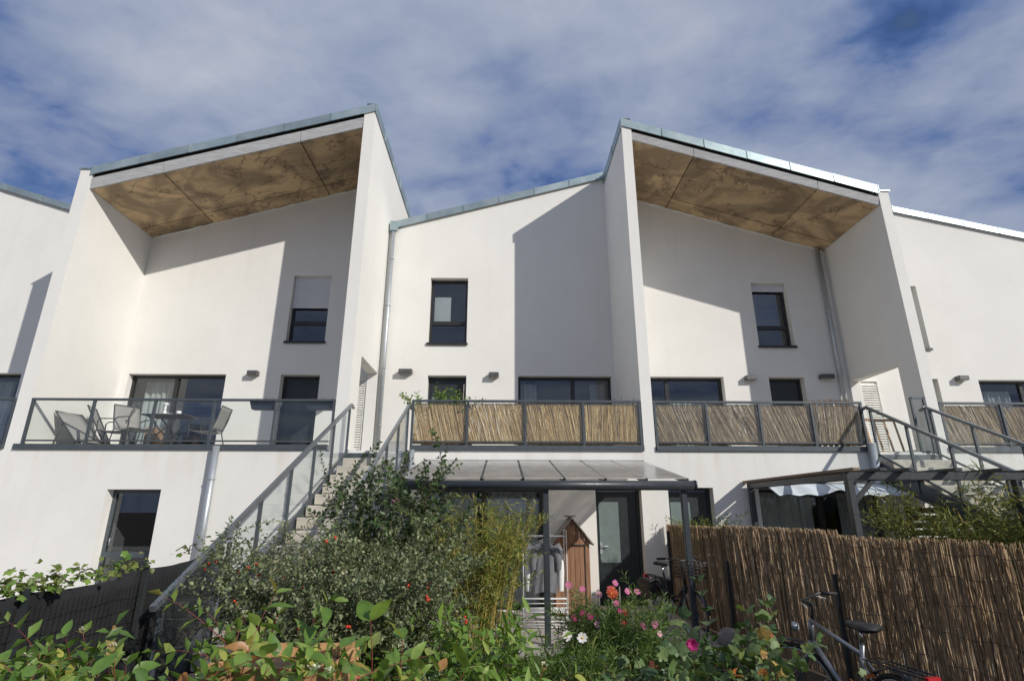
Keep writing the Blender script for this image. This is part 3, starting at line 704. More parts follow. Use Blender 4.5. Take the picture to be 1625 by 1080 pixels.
stairs(-2.99, -1.80, 'concrete outdoor stairs climbing past the berry bush to the balcony landing', ('grey stair railing on the side of the black netting fence', 'grey stair railing on the berry bush side of the stairs'))
stairs(7.20, 8.46, 'concrete outdoor stairs climbing beside the pergola to the right landing', ('dark stair railing just above the pergola slats', 'dark stair railing in front of the right side wall'))

# ------------------------------------------------------------------ lean-to patio roof
t = thing('patio_roof', 'dark grey lean-to patio roof with cloudy panels over the garden door', 'patio roof', (.6, 8.1, 0))
yw, yg, zw, zg = P-.01, 8.02, 2.575, 2.11
zr = lambda y: zg+(y-yg)/(yw-yg)*(zw-zg)
ax = [-1.48+.592*k for k in range(8)]
MB().box(-1.50, 2.70, P-.07, P-.004, 2.50, 2.62).build('wall_beam', 'awning_metal', t, bevel=.008)
for x in ax:
    MB().bar((x, P-.07, zr(P-.07)), (x, yg, zr(yg)), .05, .07).build('rafter', 'awning_metal', t)
for a, b in zip(ax, ax[1:]):
    MB().hexa([(a+.02, yg-.06, zr(yg-.06)+.036), (b-.02, yg-.06, zr(yg-.06)+.036), (b-.02, P-.06, zr(P-.06)+.036), (a+.02, P-.06, zr(P-.06)+.036), (a+.02, yg-.06, zr(yg-.06)+.05), (b-.02, yg-.06, zr(yg-.06)+.05), (b-.02, P-.06, zr(P-.06)+.05), (a+.02, P-.06, zr(P-.06)+.05)]).build('roof_panel', 'roof_panel', t)
g = MB().tube([(-1.50, 7.96, 2.045), (2.74, 7.96, 2.045)], .068, 18); g.build('gutter', 'awning_metal', t)
for x, s in ((-1.50, -1), (2.74, 1)): MB().tube([(x, 7.96, 2.045), (x+s*.025, 7.96, 2.045)], .075, 18).build('gutter_cap', 'awning_metal', t)
for x in (-1.36, .62, 2.60):
    o = MB().box(x-.04, x+.04, 8.0, 8.08, 0.0, 2.06).build('post', 'awning_metal', t, bevel=.006)
    MB().box(x-.07, x+.07, 7.97, 8.11, -.005, .012).build('base_plate', 'awning_metal', o)

# ------------------------------------------------------------------ pergola on the right
t = thing('pergola', 'dark wooden pergola with long roof slats behind the reed fence', 'pergola', (5.8, 7.5, 0))
pf, pbk, px0, px1 = 7.45, 10.45, 4.66, 7.75
for x, y in ((px0, pf), (px0, pbk), (6.95, pf), (px1+1.2, pf)): MB().box(x-.045, x+.045, y-.045, y+.045, -.05, 2.2).build('post', 'anthracite', t, bevel=.006)
MB().box(px0-.05, 9.2, pf-.05, pf+.05, 2.10, 2.20).build('beam', 'anthracite', t, bevel=.006)
MB().box(px0-.05, 9.2, pbk-.05, pbk+.05, 2.10, 2.20).build('beam', 'anthracite', t, bevel=.006)
MB().box(px0-.05, px0+.05, pf+.051, pbk-.051, 2.10, 2.198).build('beam', 'anthracite', t, bevel=.006)
for k, x in enumerate([4.62, 4.98]+[5.36+.62*i for i in range(6)]):
    MB().box(x-.05, x+.05, 7.18, 10.58, 2.202, 2.245).build('roof_slat', 'old_wood_y' if k < 1 else 'anthracite', t, bevel=.006)
for sx, sy, ex in ((px0, pf, px0+.35),):
    MB().bar((sx, sy, 1.78), (ex, sy, 2.12), .05, .05).build('brace', 'anthracite', t)
# gathered cloth canopy
def cloth(u, v_):
    x = 4.86+2.35*u; s = math.sin(u*math.pi*3.0)
    return (x, 10.36-.55*v_+.02*math.sin(u*37), 2.18-.215*v_+.10*math.exp(-((u-.46)/.06)**2)*v_+.012*math.sin(u*41+v_*5)*v_)
o = MB().grid(cloth, 90, 8).build('canopy_cloth', 'canopy_cloth'); tag(o, 'pale blue-white cloth canopy gathered under the pergola slats', 'canopy')
so_ = o.modifiers.new('thickness', 'SOLIDIFY'); so_.thickness = .006
# slatted timber screen behind it
t = thing('slatted_screen', 'dark brown horizontal slat screen beyond the pergola by the bamboo', 'screen', (7.8, 9.7, 0))
for x in (7.05, 7.95, 8.9): MB().box(x-.03, x+.03, 9.73, 9.79, -.05, 1.78).build('post', 'slat_brown', t)
for k in range(14): MB().box(7.0, 9.0, 9.70, 9.728, .08+k*.122, .08+k*.122+.092).build('slat', 'slat_brown', t)

# ------------------------------------------------------------------ reed fence (right) and net fence (left)
t = thing('reed_fence', 'long brown reed fence along the path, leaning canes tied with dark wire', 'fence', (3.5, 7.5, 0))
path = [(3.06, 10.5), (3.36, 8.6), (3.70, 6.35), (3.80, 5.2), (3.98, 3.95), (4.2, 2.6)]
tops = [1.44, 1.47, 1.50, 1.47, 1.44, 1.42]
for i in range(5):
    mb = MB(); a, b = Vector((*path[i], 0)), Vector((*path[i+1], 0))
    near = i >= 2
    n = 2
    reeds(mb, a-(b-a).normalized()*.06, b+(b-a).normalized()*.05, -.04, (tops[i]+tops[i+1])/2-(.05 if i == 2 else 0), .0088 if not near else .0075, -.10 if i < 2 else -.02, 3, .032, .02)
    mb.build('reed_mat', 'reed_brown', t, kind='stuff')
    for z in (.22, .46, .70, .94, 1.16, 1.34):
        nn = 14; wv = [a+(b-a)*k/nn+Vector((-.014, 0, z+.012*math.sin(k*1.3+z*9)+.02*(k/nn))) for k in range(nn+1)]
        MB().tube(wv, .0028, 4).build('tie_wire', 'wire_dark', t)
for (x, y, h) in ((3.02, 10.42, 1.35), (3.30, 8.5, 1.0), (3.60, 6.3, 1.05), (3.9, 4.2, 1.3)):
    MB().box(x-.02, x+.02, y-.02, y+.02, -.05, h).build('post', 'anthracite', t)

t = thing('net_fence', 'black netting privacy fence on wire mesh beside the stair foot', 'fence', (-3.2, 5, 0))
fx = -3.2
segs = [(6.75, 5.28, 1.30, 1.19), (5.28, 4.0, 1.19, 1.17), (4.0, 2.6, 1.17, 1.16), (2.6, 1.2, 1.16, 1.15)]
for (ya, yb, za, zb) in segs:
    def fn(u, v_, ya=ya, yb=yb, za=za, zb=zb):
        y = ya+(yb-ya)*u; zt_ = za+(zb-za)*u-.035*math.sin(u*math.pi)
        return (fx+.018*math.sin(y*6+v_*4)+.012*math.sin(y*15+v_*11), y, -.04+(zt_+.04)*v_)
    o = MB().grid(fn, 30, 10).build('netting', 'shade_net', t); sm_ = o.modifiers.new('thickness', 'SOLIDIFY'); sm_.thickness = .004
    MB().box(fx+.012, fx+.052, yb-.02, yb+.02, -.05, zb+.03).build('post', 'anthracite', t)
    m = MB()
    for k in range(int((ya-yb)/.05)): m.tube([(fx+.035, ya-k*.05, 0), (fx+.035, ya-k*.05, min(za, zb)-.07)], .002, 3, False)
    for z in [.1+.1*k for k in range(10)]: m.tube([(fx+.037, ya, z), (fx+.037, yb, z)], .0025, 3, False)
    m.build('wire_mesh', 'wire_dark', t, kind='stuff')
MB().box(fx+.03, fx+.07, 6.73, 6.77, -.05, 1.35).build('post', 'anthracite', t)

# ------------------------------------------------------------------ balcony furniture
def armchair(name, label, loc, rz, group=None, back=18):
    t = thing(name, label, 'chair', loc, rz, group)
    s = MB()
    for sx in (-.27, .27):
        s.tube([(sx, -.28, .0), (sx, -.26, .40), (sx, -.27, .58), (sx, -.22, .63), (sx, .10, .64), (sx, .24, .60)], .012, 8)
        s.tube([(sx, .30, .0), (sx, .18, .40), (sx, .27, .66), (sx, .33, .92)], .012, 8)
    s.tube([(-.27, .33, .92), (.27, .33, .92)], .012, 8); s.tube([(-.27, -.26, .40), (.27, -.26, .40)], .012, 8); s.tube([(-.27, .18, .40), (.27, .18, .40)], .012, 8)
    s.build('frame', 'chair_dark', t, world=False)
    MB().grid(lambda u, v_: (-.26+.52*u, -.26+.45*v_, .405-.02*math.sin(v_*math.pi)), 6, 6).build('seat', 'chair_mesh', t, world=False)
    MB().grid(lambda u, v_: (-.26+.52*u, .19+.14*v_, .42+.50*v_), 6, 6).build('backrest', 'chair_mesh', t, world=False)
    for ch in t.children:
        if ch.name.startswith(('seat', 'backrest')): mo = ch.modifiers.new('thickness', 'SOLIDIFY'); mo.thickness = .006
    return t
armchair('garden_armchair', 'sling armchair facing the folding table, next to the tilted lounger', (-8.25, 11.75, 2.895), R(-70))
armchair('garden_armchair', 'sling armchair on the glass balcony in front of the glazed door frame', (-7.72, 11.5, 2.895), R(65))
armchair('garden_armchair', 'sling armchair beyond the folding table, by the white wall', (-6.30, 11.75, 2.895), R(-85))
# tilted loungers
def lounger(label, loc, rz, tilt):
    t = thing('sun_lounger', label, 'lounger', loc, rz)
    a = R(tilt); c, s_ = math.cos(a), math.sin(a)
    m = MB(); f = lambda l, x: (x, l*c-.35, .10+l*s_)
    m.tube([f(0, -.28), f(.95, -.28), f(.95, .28), f(0, .28), f(0, -.28)], .014, 8)
    m.tube([(-.26, .25, 0), f(.6, -.26)], .011, 6); m.tube([(.26, .25, 0), f(.6, .26)], .011, 6); m.tube([(-.28, -.45, 0), f(.05, -.28)], .011, 6); m.tube([(.28, -.45, 0), f(.05, .28)], .011, 6)
    m.build('frame', 'chair_dark', t, world=False)
    o = MB().grid(lambda u, v_: f(.02+.91*v_, -.265+.53*u), 4, 6).build('sling', 'chair_mesh', t, world=False); mo = o.modifiers.new('thickness', 'SOLIDIFY'); mo.thickness = .008
    return t
lounger('folded lounger with back tilted to the left end of the glass balcony', (-8.72, 11.35, 2.895), R(75), 42)
lounger('low lounger behind the tilted one at the far end of the glass balcony', (-8.85, 11.9, 2.895), R(110), 62)
t = thing('folding_table', 'dark folding table with crossed legs holding small white crockery', 'table', (-7.05, 11.6, 2.895))
m = MB(); m.box(-7.50, -6.60, 11.3, 11.9, 3.585, 3.61); m.build('tabletop', 'chair_dark', t, bevel=.006)
for y in (11.36, 11.84):
    MB().bar((-7.42, y, 2.895), (-6.72, y+.02, 3.585), .03, .018).build('leg', 'chair_dark', t); MB().bar((-6.68, y-.02, 2.895), (-7.38, y, 3.585), .03, .018).build('leg', 'chair_dark', t)
m = MB(); m.tube([(-7.0, 11.5, 3.61), (-7.0, 11.5, 3.625)], .16, 20); pl = m.build('serving_plate', 'ceramic'); tag(pl, 'flat white plate lying on the balcony folding table', 'plate')
m = MB(); m.tube([(-7.10, 11.45, 3.61), (-7.10, 11.45, 3.66), (-7.10, 11.45, 3.70), (-7.10, 11.45, 3.80)], [.03, .045, .02, .022], 12); m.ell((-7.10, 11.45, 3.83), (.06, .05, .035)); tag(m.build('vase', 'ceramic'), 'small white vase with round bloom on the folding table', 'vase')
m = MB(); m.tube([(-6.82, 11.48, 3.61), (-6.82, 11.48, 3.64), (-6.82, 11.48, 3.69)], [.03, .045, .05], 12); tag(m.build('cup', 'ceramic'), 'white cup at the end of the folding table', 'cup')
o = box('wooden_crate', 'trellis_wood', None, -7.95, -7.68, 12.25, 12.5, 2.895, 3.45, .01); tag(o, 'upright wooden crate against the balcony door frame', 'crate')
for x, lab in ((-4.72, 'dark blue window box hung left of the balcony shadow post'), (-3.62, 'dark blue window box hung by the end of the glass railing')):
    t = thing('window_box', lab, 'planter', (x, 10.75, 3.6))
    m = MB(); m.hexa([(x-.24, 10.70, 3.60), (x+.24, 10.70, 3.60), (x+.24, 10.86, 3.60), (x-.24, 10.86, 3.60), (x-.29, 10.68, 3.775), (x+.29, 10.68, 3.775), (x+.29, 10.89, 3.775), (x-.29, 10.89, 3.775)])
    m.build('box', 'planter_blue', t, bevel=.006)
    m = MB()
    for k in range(26):
        bx = x+random.uniform(-.25, .25); h = random.uniform(.02, .09)
        m.tube([(bx, 10.78, 3.77), (bx+random.uniform(-.05, .05), 10.78, 3.78+h)], .003, 3, False)
    m.build('dry_stems', 'stem_brown', t, kind='stuff')
    m = MB()
    for dx in (-.18, .18): m.bar((x+dx, 10.66, 3.785), (x+dx, 10.72, 3.785), .02, .012); 
    m.build('hook', 'rail_grey', t)

# leaning trellis panel and planks on the right landing
t = thing('trellis_panel', 'light wooden rail panel with upright bars leaning at the right stair head', 'trellis', (7.7, 11.0, 2.78))
zb, zt_ = 2.79, 3.52
for i in range(6):
    x = 7.05+i*.21; MB().bar((x, 10.95+.0*i, zb), (x+.02, 11.12, zt_), .035, .02, (0, 1, 0)).build('bar', 'trellis_wood', t)
MB().bar((6.95, 11.12, zt_), (8.22, 11.13, zt_-.02), .03, .05).build('top_rail', 'trellis_wood', t); MB().bar((7.0, 10.95, zb+.03), (8.15, 10.95, zb+.03), .03, .05).build('bottom_rail', 'trellis_wood', t)
for i in range(8):
    x = 6.22+i*.115; h = 3.86+random.uniform(-.015, .015)
    o = MB().bar((x, 10.86, 2.9), (x+random.uniform(-.01, .01), 10.80, h), .07, .02, (0, 1, 0)).build('plank', 'old_wood', None)
    tag(o, 'upright offcut plank standing behind the grey reed mat, top showing', 'plank', 'planks behind the grey reed balcony')

# ------------------------------------------------------------------ patio things
# garden cupboard
t = thing('garden_cupboard', 'small cedar garden cupboard with pitched roof beside the front door', 'cupboard', (1.22, 10.3, 0))
cx0, cx1, cy0, cy1, ez, rz_ = .92, 1.52, 10.02, 10.5, 1.18, 1.55
n = 7
for i in range(n):
    xa = cx0+(cx1-cx0)*i/n+.003; xb = cx0+(cx1-cx0)*(i+1)/n-.003
    zt2 = lambda x: rz_-abs(x-(cx0+cx1)/2)/((cx1-cx0)/2)*(rz_-ez)
    xm = (cx0+cx1)/2
    m = MB()
    if xa < xm < xb: m.add([(xa, cy0, .04), (xb, cy0, .04), (xb, cy0, zt2(xb)), (xm, cy0, rz_), (xa, cy0, zt2(xa)), (xa, cy0+.02, .04), (xb, cy0+.02, .04), (xb, cy0+.02, zt2(xb)), (xm, cy0+.02, rz_), (xa, cy0+.02, zt2(xa))], [(0, 1, 2, 3, 4), (9, 8, 7, 6, 5), (0, 5, 6, 1), (1, 6, 7, 2), (2, 7, 8, 3), (3, 8, 9, 4), (4, 9, 5, 0)])
    else: m.hexa([(xa, cy0, .04), (xb, cy0, .04), (xb, cy0+.02, .04), (xa, cy0+.02, .04), (xa, cy0, zt2(xa)), (xb, cy0, zt2(xb)), (xb, cy0+.02, zt2(xb)), (xa, cy0+.02, zt2(xa))])
    m.build('plank', 'shed_wood', t)
for x in (cx0, cx1-.02): MB().box(x, x+.02, cy0+.022, cy1, 0.0, ez).build('side_panel', 'shed_wood', t)
box('back_panel', 'shed_wood', t, cx0+.02, cx1-.02, cy1-.02, cy1-.001, 0, ez)
for s_ in (-1, 1):
    xm = (cx0+cx1)/2; xe = xm+s_*.37; ze = rz_+.03-.37/.30*(rz_-ez)
    MB().hexa([(xm, cy0-.07, rz_+.015), (xe, cy0-.07, ze), (xe, cy1+.02, ze), (xm, cy1+.02, rz_+.015), (xm, cy0-.07, rz_+.045), (xe, cy0-.07, ze+.03), (xe, cy1+.02, ze+.03), (xm, cy1+.02, rz_+.045)]).build('roof_board', 'grey_wood', t)
MB().box(xm-.07, xm+.07, cy0-.06, cy1, rz_+.045, rz_+.07).build('ridge_cap', 'grey_wood', t)
MB().box(cx1-.09, cx1-.075, cy0-.012, cy0-.001, .1, 1.15).build('door_edge', 'anthracite', t)
m = MB().bar((cx0+.27, cy0-.012, 1.13), (cx1-.06, cy0-.012, 1.13), .016, .02); m.build('latch_bar', 'anthracite', t)
# drying rack
t = thing('drying_rack', 'tall white wire drying rack standing behind the patio post', 'drying rack', (.68, 9.3, 0))
m = MB()
for x in (.34, 1.02):
    for y in (9.12, 9.48): m.tube([(x, y, .0), (x, y, 1.40)], .007, 6)
    m.tube([(x, 9.12, 1.40), (x, 9.48, 1.40)], .009, 6)
m.tube([(.34, 9.12, .02), (1.02, 9.12, .02)], .007, 6)
m.build('frame', 'white_wire', t)
for z in (.22, 1.31):
    m = MB(); m.tube([(.34, 9.12, z), (.66, 9.12, z), (1.02, 9.12, z), (1.02, 9.48, z), (.34, 9.48, z), (.34, 9.12, z)], .009, 6)
    for k in range(7): m.tube([(.36, 9.15+k*.05, z), (1.0, 9.15+k*.05, z)], .004, 4)
    m.build('shelf', 'white_wire', t)
for k in range(6):
    MB().tube([(.34, 9.10, .10+k*.062), (1.0, 9.10, .10+k*.062)], .008, 6).build('wire', 'white_wire', t)
MB().tube([(.34, 9.10, .06), (.34, 9.10, .42), (1.0, 9.10, .42), (1.0, 9.10, .06), (.34, 9.10, .06)], .010, 6).build('shelf_frame', 'white_wire', t)
def shirt(label, x, y, z, mat, w_=.40, h=.62, sleeve=.52, trim=None):
    t = thing('shirt', label, 'shirt', (x, y, z))
    m = MB()
    def body(s):
        def fn(u, v_):
            ww = w_*(.55+.45*min(1, v_*6)) if v_ < .17 else w_*(1-.04*v_)
            xx = x+(u-.5)*ww; zz_ = z-.05*abs(u-.5)*2*(1 if v_ < .17 else 1)-h*v_
            return (xx, y+s*(.035+.02*math.sin(v_*3))*math.sin(u*math.pi)+.012*math.sin(u*19+v_*5), zz_)
        return fn
    m.grid(body(-1), 14, 12); m.grid(body(1), 14, 12)
    m.build('body', mat, t)
    for sx in (-1, 1):
        p = [(x+sx*w_*.40, y, z-.07), (x+sx*(w_*.52), y, z-.16), (x+sx*(w_*.56), y-.02, z-.16-sleeve*.5), (x+sx*(w_*.55), y-.01, z-.16-sleeve)]
        MB().tube(p, [.075, .065, .055, .045], 10, False).build('sleeve', trim or mat, t)
    MB().tube([(x-.07, y-.035, z-.005), (x, y-.05, z-.05), (x+.07, y-.035, z-.005), (x, y+.02, z+.02), (x-.07, y-.035, z-.005)], .012, 6).build('collar', trim or mat, t)
    h_ = MB().tube([(x-.17, y, z-.045), (x, y, z+.02), (x+.17, y, z-.045)], .007, 6); h_.tube([(x, y, z+.02), (x, y, z+.06), (x+.025, y, z+.085), (x, y, z+.10)], .004, 5)
    h_.build('hanger', 'white_wire', t); return t
shirt('white long-sleeved shirt hanging behind the grey one on the drying rack', .68, 9.30, 1.24, 'cloth_white', .46, .62, .58)
shirt('grey shirt with white collar hanging on the drying rack', .69, 9.17, 1.18, 'cloth_grey', .36, .66, .20)
# slatted table with cushion
t = thing('slatted_table', 'low weathered slatted garden table between berry bush and bamboo', 'table', (-.9, 7.75, 0))
for k in range(7): MB().box(-1.30, -.55, 7.42+k*.10, 7.42+k*.10+.075, .60, .625).build('slat', 'grey_wood', t)
for x in (-1.24, -.61):
    for y in (7.46, 8.04): MB().box(x-.025, x+.025, y-.025, y+.025, -.05, .598).build('leg', 'grey_wood', t)
MB().box(-1.28, -.57, 7.44, 7.47, .52, .598).build('apron', 'grey_wood', t)
def bag(u, v_):
    a = u*2*math.pi; r_ = (.16-.07*v_)*(1+.08*math.sin(a*3)); return (-.97+r_*1.1*math.cos(a), 7.95+r_*.6*math.sin(a), .625+.36*v_)
o = MB().grid(bag, 20, 8).build('cloth_bag', 'cloth_white'); tag(o, 'white cloth bag standing on the slatted garden table', 'bag')
MB().grid(lambda u, v_: (-.99+.10*(u-.5)*(1.3-.5*v_)+.02*v_, 7.855+.05*v_, .66+.30*v_), 6, 6).build('red_panel', 'cloth_red', o, world=False)
# wooden raised planter near the hedge
t = thing('raised_planter', 'fresh pine raised planter box half hidden in the dogwood hedge', 'planter', (-1.0, 2.95, 0))
x0, x1, y0, y1 = -1.32, -.74, 2.72, 3.2
for k in range(5):
    z = .52+k*.105
    MB().box(x0, x1, y0, y0+.022, z, z+.10).build('plank', 'pine', t, bevel=.003); MB().box(x0, x1, y1-.022, y1, z, z+.10).build('plank', 'pine', t, bevel=.003)
    MB().box(x0, x0+.022, y0+.023, y1-.023, z, z+.10).build('plank', 'pine', t, bevel=.003); MB().box(x1-.022, x1, y0+.023, y1-.023, z, z+.10).build('plank', 'pine', t, bevel=.003)
for x in (x0+.05, x1-.05):
    for y in (y0+.05, y1-.05): MB().box(x-.03, x+.03, y-.027, y+.027, -.06, 1.05).build('leg', 'pine', t)
box('soil_fill', 'soil', t, x0+.023, x1-.023, y0+.023, y1-.023, .55, .98)
# bamboo trough
t = thing('planter_trough', 'dark brown trough planter holding the yellow bamboo', 'planter', (-.25, 6.6, 0))
m = MB(); m.hexa([(-.66, 6.45, 0-.05), (.13, 6.45, -.05), (.13, 6.80, -.05), (-.66, 6.80, -.05), (-.70, 6.42, .34), (.17, 6.42, .34), (.17, 6.83, .34), (-.70, 6.83, .34)]); m.build('trough', 'planter_brown', t, bevel=.012)
MB().box(-.67, .14, 6.44, 6.81, .341, .352).build('soil_fill', 'soil', t)
m = MB().ell((3.05, 8.05, .08), (.17, .14, .13), 10, 7); o = m.build('garden_stone', 'stone'); tag(o, 'rounded pale stone lying at the foot of the reed fence', 'stone')

# ------------------------------------------------------------------ bicycles
def wheel(t, cx, Rw=.335, steer=None, nm='wheel'):
    c = (cx, 0, Rw)
    o = MB().torus(c, (0, 1, 0), Rw-.018, .018, 44, 8).build(nm, 'rubber', t, world=False)
    MB().torus(c, (0, 1, 0), Rw-.042, .010, 44, 6).build('rim', 'galvanised', o, world=False)
    m = MB()
    for k in range(20):
        a = 2*math.pi*k/20; b_ = a+(.5 if k % 2 else -.5); s_ = .02*(1 if k % 2 else -1)
        m.tube([(cx+.02*math.cos(b_), s_, Rw+.02*math.sin(b_)), (cx+(Rw-.045)*math.cos(a), 0, Rw+(Rw-.045)*math.sin(a))], .0016, 3, False)
    m.build('spokes', 'chrome', o, world=False)
    MB().tube([(cx, -.05, Rw), (cx, .05, Rw)], .02, 10).build('hub', 'galvanised', o, world=False)
    return o
def bicycle(label, loc, rz, fmat, basket=False, stepthru=False, rack=True, lean=0, steer=0):
    t = thing('bicycle', label, 'bicycle', loc, rz); t.rotation_euler[0] = lean
    B = lambda m, n, mat, par=t: m.build(n, mat, par, world=False)
    Rw = .335; rw, fx_ = 0.0, 1.08
    wheel(t, rw); wheel(t, fx_)
    bb = (.44, 0, .29); seat = (.28, 0, .80); ht, hb = (.86, 0, .86), (.90, 0, .70)
    m = MB(); m.tube([bb, seat], .017, 10)
    if stepthru: m.tube([(.37, 0, .52), (.66, 0, .52), hb], .019, 10); m.tube([bb, (.70, 0, .40), hb], .022, 10)
    else: m.tube([(.305, 0, .72), ht], .019, 10); m.tube([bb, hb], .022, 10)
    for s_ in (-1, 1): m.tube([(rw, s_*.06, Rw), (.40, s_*.03, .29)], .011, 8); m.tube([(rw, s_*.06, Rw), (.31, s_*.02, .70)], .009, 8)
    m.tube([ht, hb], .023, 10); B(m, 'frame', fmat)
    m = MB(); m.tube([hb, (.93, 0, .66)], .018, 8)
    for s_ in (-1, 1): m.tube([(.915, s_*.01, .69), (.94, s_*.055, .60), (fx_, s_*.055, Rw)], .013, 8)
    B(m, 'fork', fmat)
    m = MB(); m.tube([ht, (.835, 0, .97), (.90, 0, 1.02)], .014, 8); m.tube([(.74, -.30, 1.04), (.84, -.22, 1.05), (.90, 0, 1.02), (.84, .22, 1.05), (.74, .30, 1.04)], .011, 8); B(m, 'handlebar', 'bike_black')
    for s_ in (-1, 1):
        B(MB().tube([(.82, s_*.235, 1.05), (.72, s_*.315, 1.037)], .017, 8), 'grip', 'rubber'); B(MB().tube([(.86, s_*.18, 1.03), (.80, s_*.26, 1.00)], .006, 6), 'brake_lever', 'galvanised')
    m = MB(); m.tube([seat, (.26, 0, .90)], .013, 8); B(m, 'seat_post', 'chrome')
    def sad(u, v_):
        a = u*2*math.pi; w_ = .085 if True else 0; l = v_
        x = .11+.30*l; e_ = min(1, l*9)**.5*min(1, (1-l)*12+.05)**.5; ww = (.085*(1-l)**.75+.018)*e_
        return (x, ww*math.cos(a), .925+.026*math.sin(a)*e_+(.015*(1-l) if math.sin(a) > 0 else 0)*e_)
    B(MB().grid(sad, 16, 10), 'saddle', 'rubber')
    m = MB().torus((.44, -.05, .29), (0, 1, 0), .085, .006, 24, 6); m.tube([(.44, -.07, .29), (.53, -.075, .15)], .011, 6); m.tube([(.44, .07, .29), (.35, .075, .43)], .011, 6); cr = B(m, 'crank', 'galvanised')
    for p in ((.53, -.12, .15), (.35, .12, .43)): B(MB().box(p[0]-.045, p[0]+.045, p[1]-.045, p[1]+.045, p[2]-.012, p[2]+.012), 'pedal', 'rubber', cr)
    B(MB().tube([(.44, -.055, .375), (.0, -.055, .375+.01), (-.045, -.055, .335), (0, -.055, .29), (.44, -.055, .205)], .005, 5), 'chain', 'bike_black')
    for cx_, a0, a1 in ((rw, 20, 200), (fx_, 10, 150)):
        def mg(u, v_, cx_=cx_, a0=a0, a1=a1):
            a = R(a0+(a1-a0)*u); q = (v_-.5)*math.pi*.9; rr_ = Rw+.022+.012*math.cos(q)
            return (cx_+rr_*math.cos(a), .03*math.sin(q), Rw+rr_*math.sin(a))
        B(MB().grid(mg, 24, 6), 'mudguard', 'bike_black')
    if rack:
        m = MB()
        for y in (-.06, 0, .06): m.tube([(.22, y, .72), (-.30, y, .73)], .006, 6)
        for s_ in (-1, 1): m.tube([(-.16, s_*.06, .73), (0, s_*.065, Rw)], .005, 6)
        for x in (.1, -.05, -.2, -.3): m.tube([(x, -.06, .725), (x, .06, .725)], .005, 6)
        B(m, 'rack', 'bike_black')
        B(MB().box(-.335, -.305, -.045, .045, .655, .735), 'reflector', 'red_plastic')
    B(MB().tube([(.99, 0, .80), (1.03, 0, .80)], [.03, .04], 12), 'front_lamp', 'galvanised' if not basket else 'orange_plastic')
    if steer:
        M_ = Matrix.Translation((.89, 0, 0)) @ Matrix.Rotation(steer, 4, 'Z') @ Matrix.Translation((-.89, 0, 0))
        for ch in t.children:
            nm_ = ch.name.split('.')[0]
            if nm_ in ('handlebar', 'grip', 'brake_lever', 'fork', 'front_lamp') or (nm_ in ('wheel', 'mudguard') and sum(v_.co.x for v_ in ch.data.vertices)/len(ch.data.vertices) > .6):
                ch.data.transform(M_)
                for g_ in ch.children: g_.data.transform(M_)
    B(MB().tube([(.40, .06, .28), (.34, .19, .005)], .008, 6), 'kickstand', 'galvanised')
    if basket:
        m = MB(); r0_ = [(.93, -.15, .82), (1.20, -.15, .82), (1.20, .15, .82), (.93, .15, .82)]; r1_ = [(.90, -.18, 1.04), (1.25, -.18, 1.04), (1.25, .18, 1.04), (.90, .18, 1.04)]
        for k in range(4):
            a, b_, c, d = map(Vector, (r0_[k], r0_[(k+1) % 4], r1_[k], r1_[(k+1) % 4]))
            for j in range(7): m.tube([a.lerp(b_, j/6), c.lerp(d, j/6)], .004, 4)
            for j in range(6): m.tube([a.lerp(c, j/5), b_.lerp(d, j/5)], .004, 4)
        for j in range(7): m.tube([(.93, -.15+.05*j, .82), (1.20, -.15+.05*j, .82)], .004, 4)
        B(m, 'basket', 'bike_black')
        for s_ in (-1, 1): MB().box(-.20, .18, s_*.08, s_*.20, .42, .70).build('pannier', 'rubber', t, world=False, bevel=.02)
    return t
bicycle('black city bicycle with front basket and panniers against the reed fence', (2.40, 9.15, 0), math.atan2(-.978, .206), 'bike_black', True, True)
bicycle('silver bicycle with black saddle and rear reflector beside the reed fence', (2.80, 4.28, -.06), R(96), 'bike_silver', lean=R(-3), steer=R(38))

# ------------------------------------------------------------------ plants
def unit(a): return a/np.maximum(1e-9, np.linalg.norm(a, axis=-1, keepdims=True))
def mass(name, mat, parent, pos, dr, nm, ln, wd, fold=.18, kind='stuff', curl=.12):
    """many small folded leaves in one mesh: base, left, tip, right (+ mid rib point)"""
    pos = np.asarray(pos, float); dr = unit(np.asarray(dr, float)); nm = np.asarray(nm, float)
    sd = unit(np.cross(dr, nm)); nm = unit(np.cross(sd, dr)); ln = np.asarray(ln)[:, None]; wd = np.asarray(wd)[:, None]
    p0 = pos; tip = pos+dr*ln-nm*ln*curl; mid = pos+dr*ln*.48
    l = mid-sd*wd*.5+nm*wd*fold; r = mid+sd*wd*.5+nm*wd*fold
    n = len(pos); vs = np.stack([p0, l, tip, r], 1).reshape(-1, 3)
    off = wloc(parent); vs = vs-np.array([off.x, off.y, off.z])
    me = bpy.data.meshes.new(name); me.vertices.add(n*4); me.vertices.foreach_set('co', vs.ravel().astype(np.float32))
    idx = np.array([[0, 3, 2], [0, 2, 1]]); tri = (np.arange(n)[:, None, None]*4+idx[None]).reshape(-1, 3)
    me.loops.add(len(tri)*3); me.loops.foreach_set('vertex_index', tri.ravel().astype(np.int32))
    me.polygons.add(len(tri)); me.polygons.foreach_set('loop_start', (np.arange(len(tri))*3).astype(np.int32)); me.polygons.foreach_set('loop_total', np.full(len(tri), 3, np.int32))
    me.update(calc_edges=True); me.validate(); me.materials.append(MATS[mat])
    o = bpy.data.objects.new(name, me); COL.objects.link(o); o.parent = parent
    if kind: o['kind'] = kind
    return o
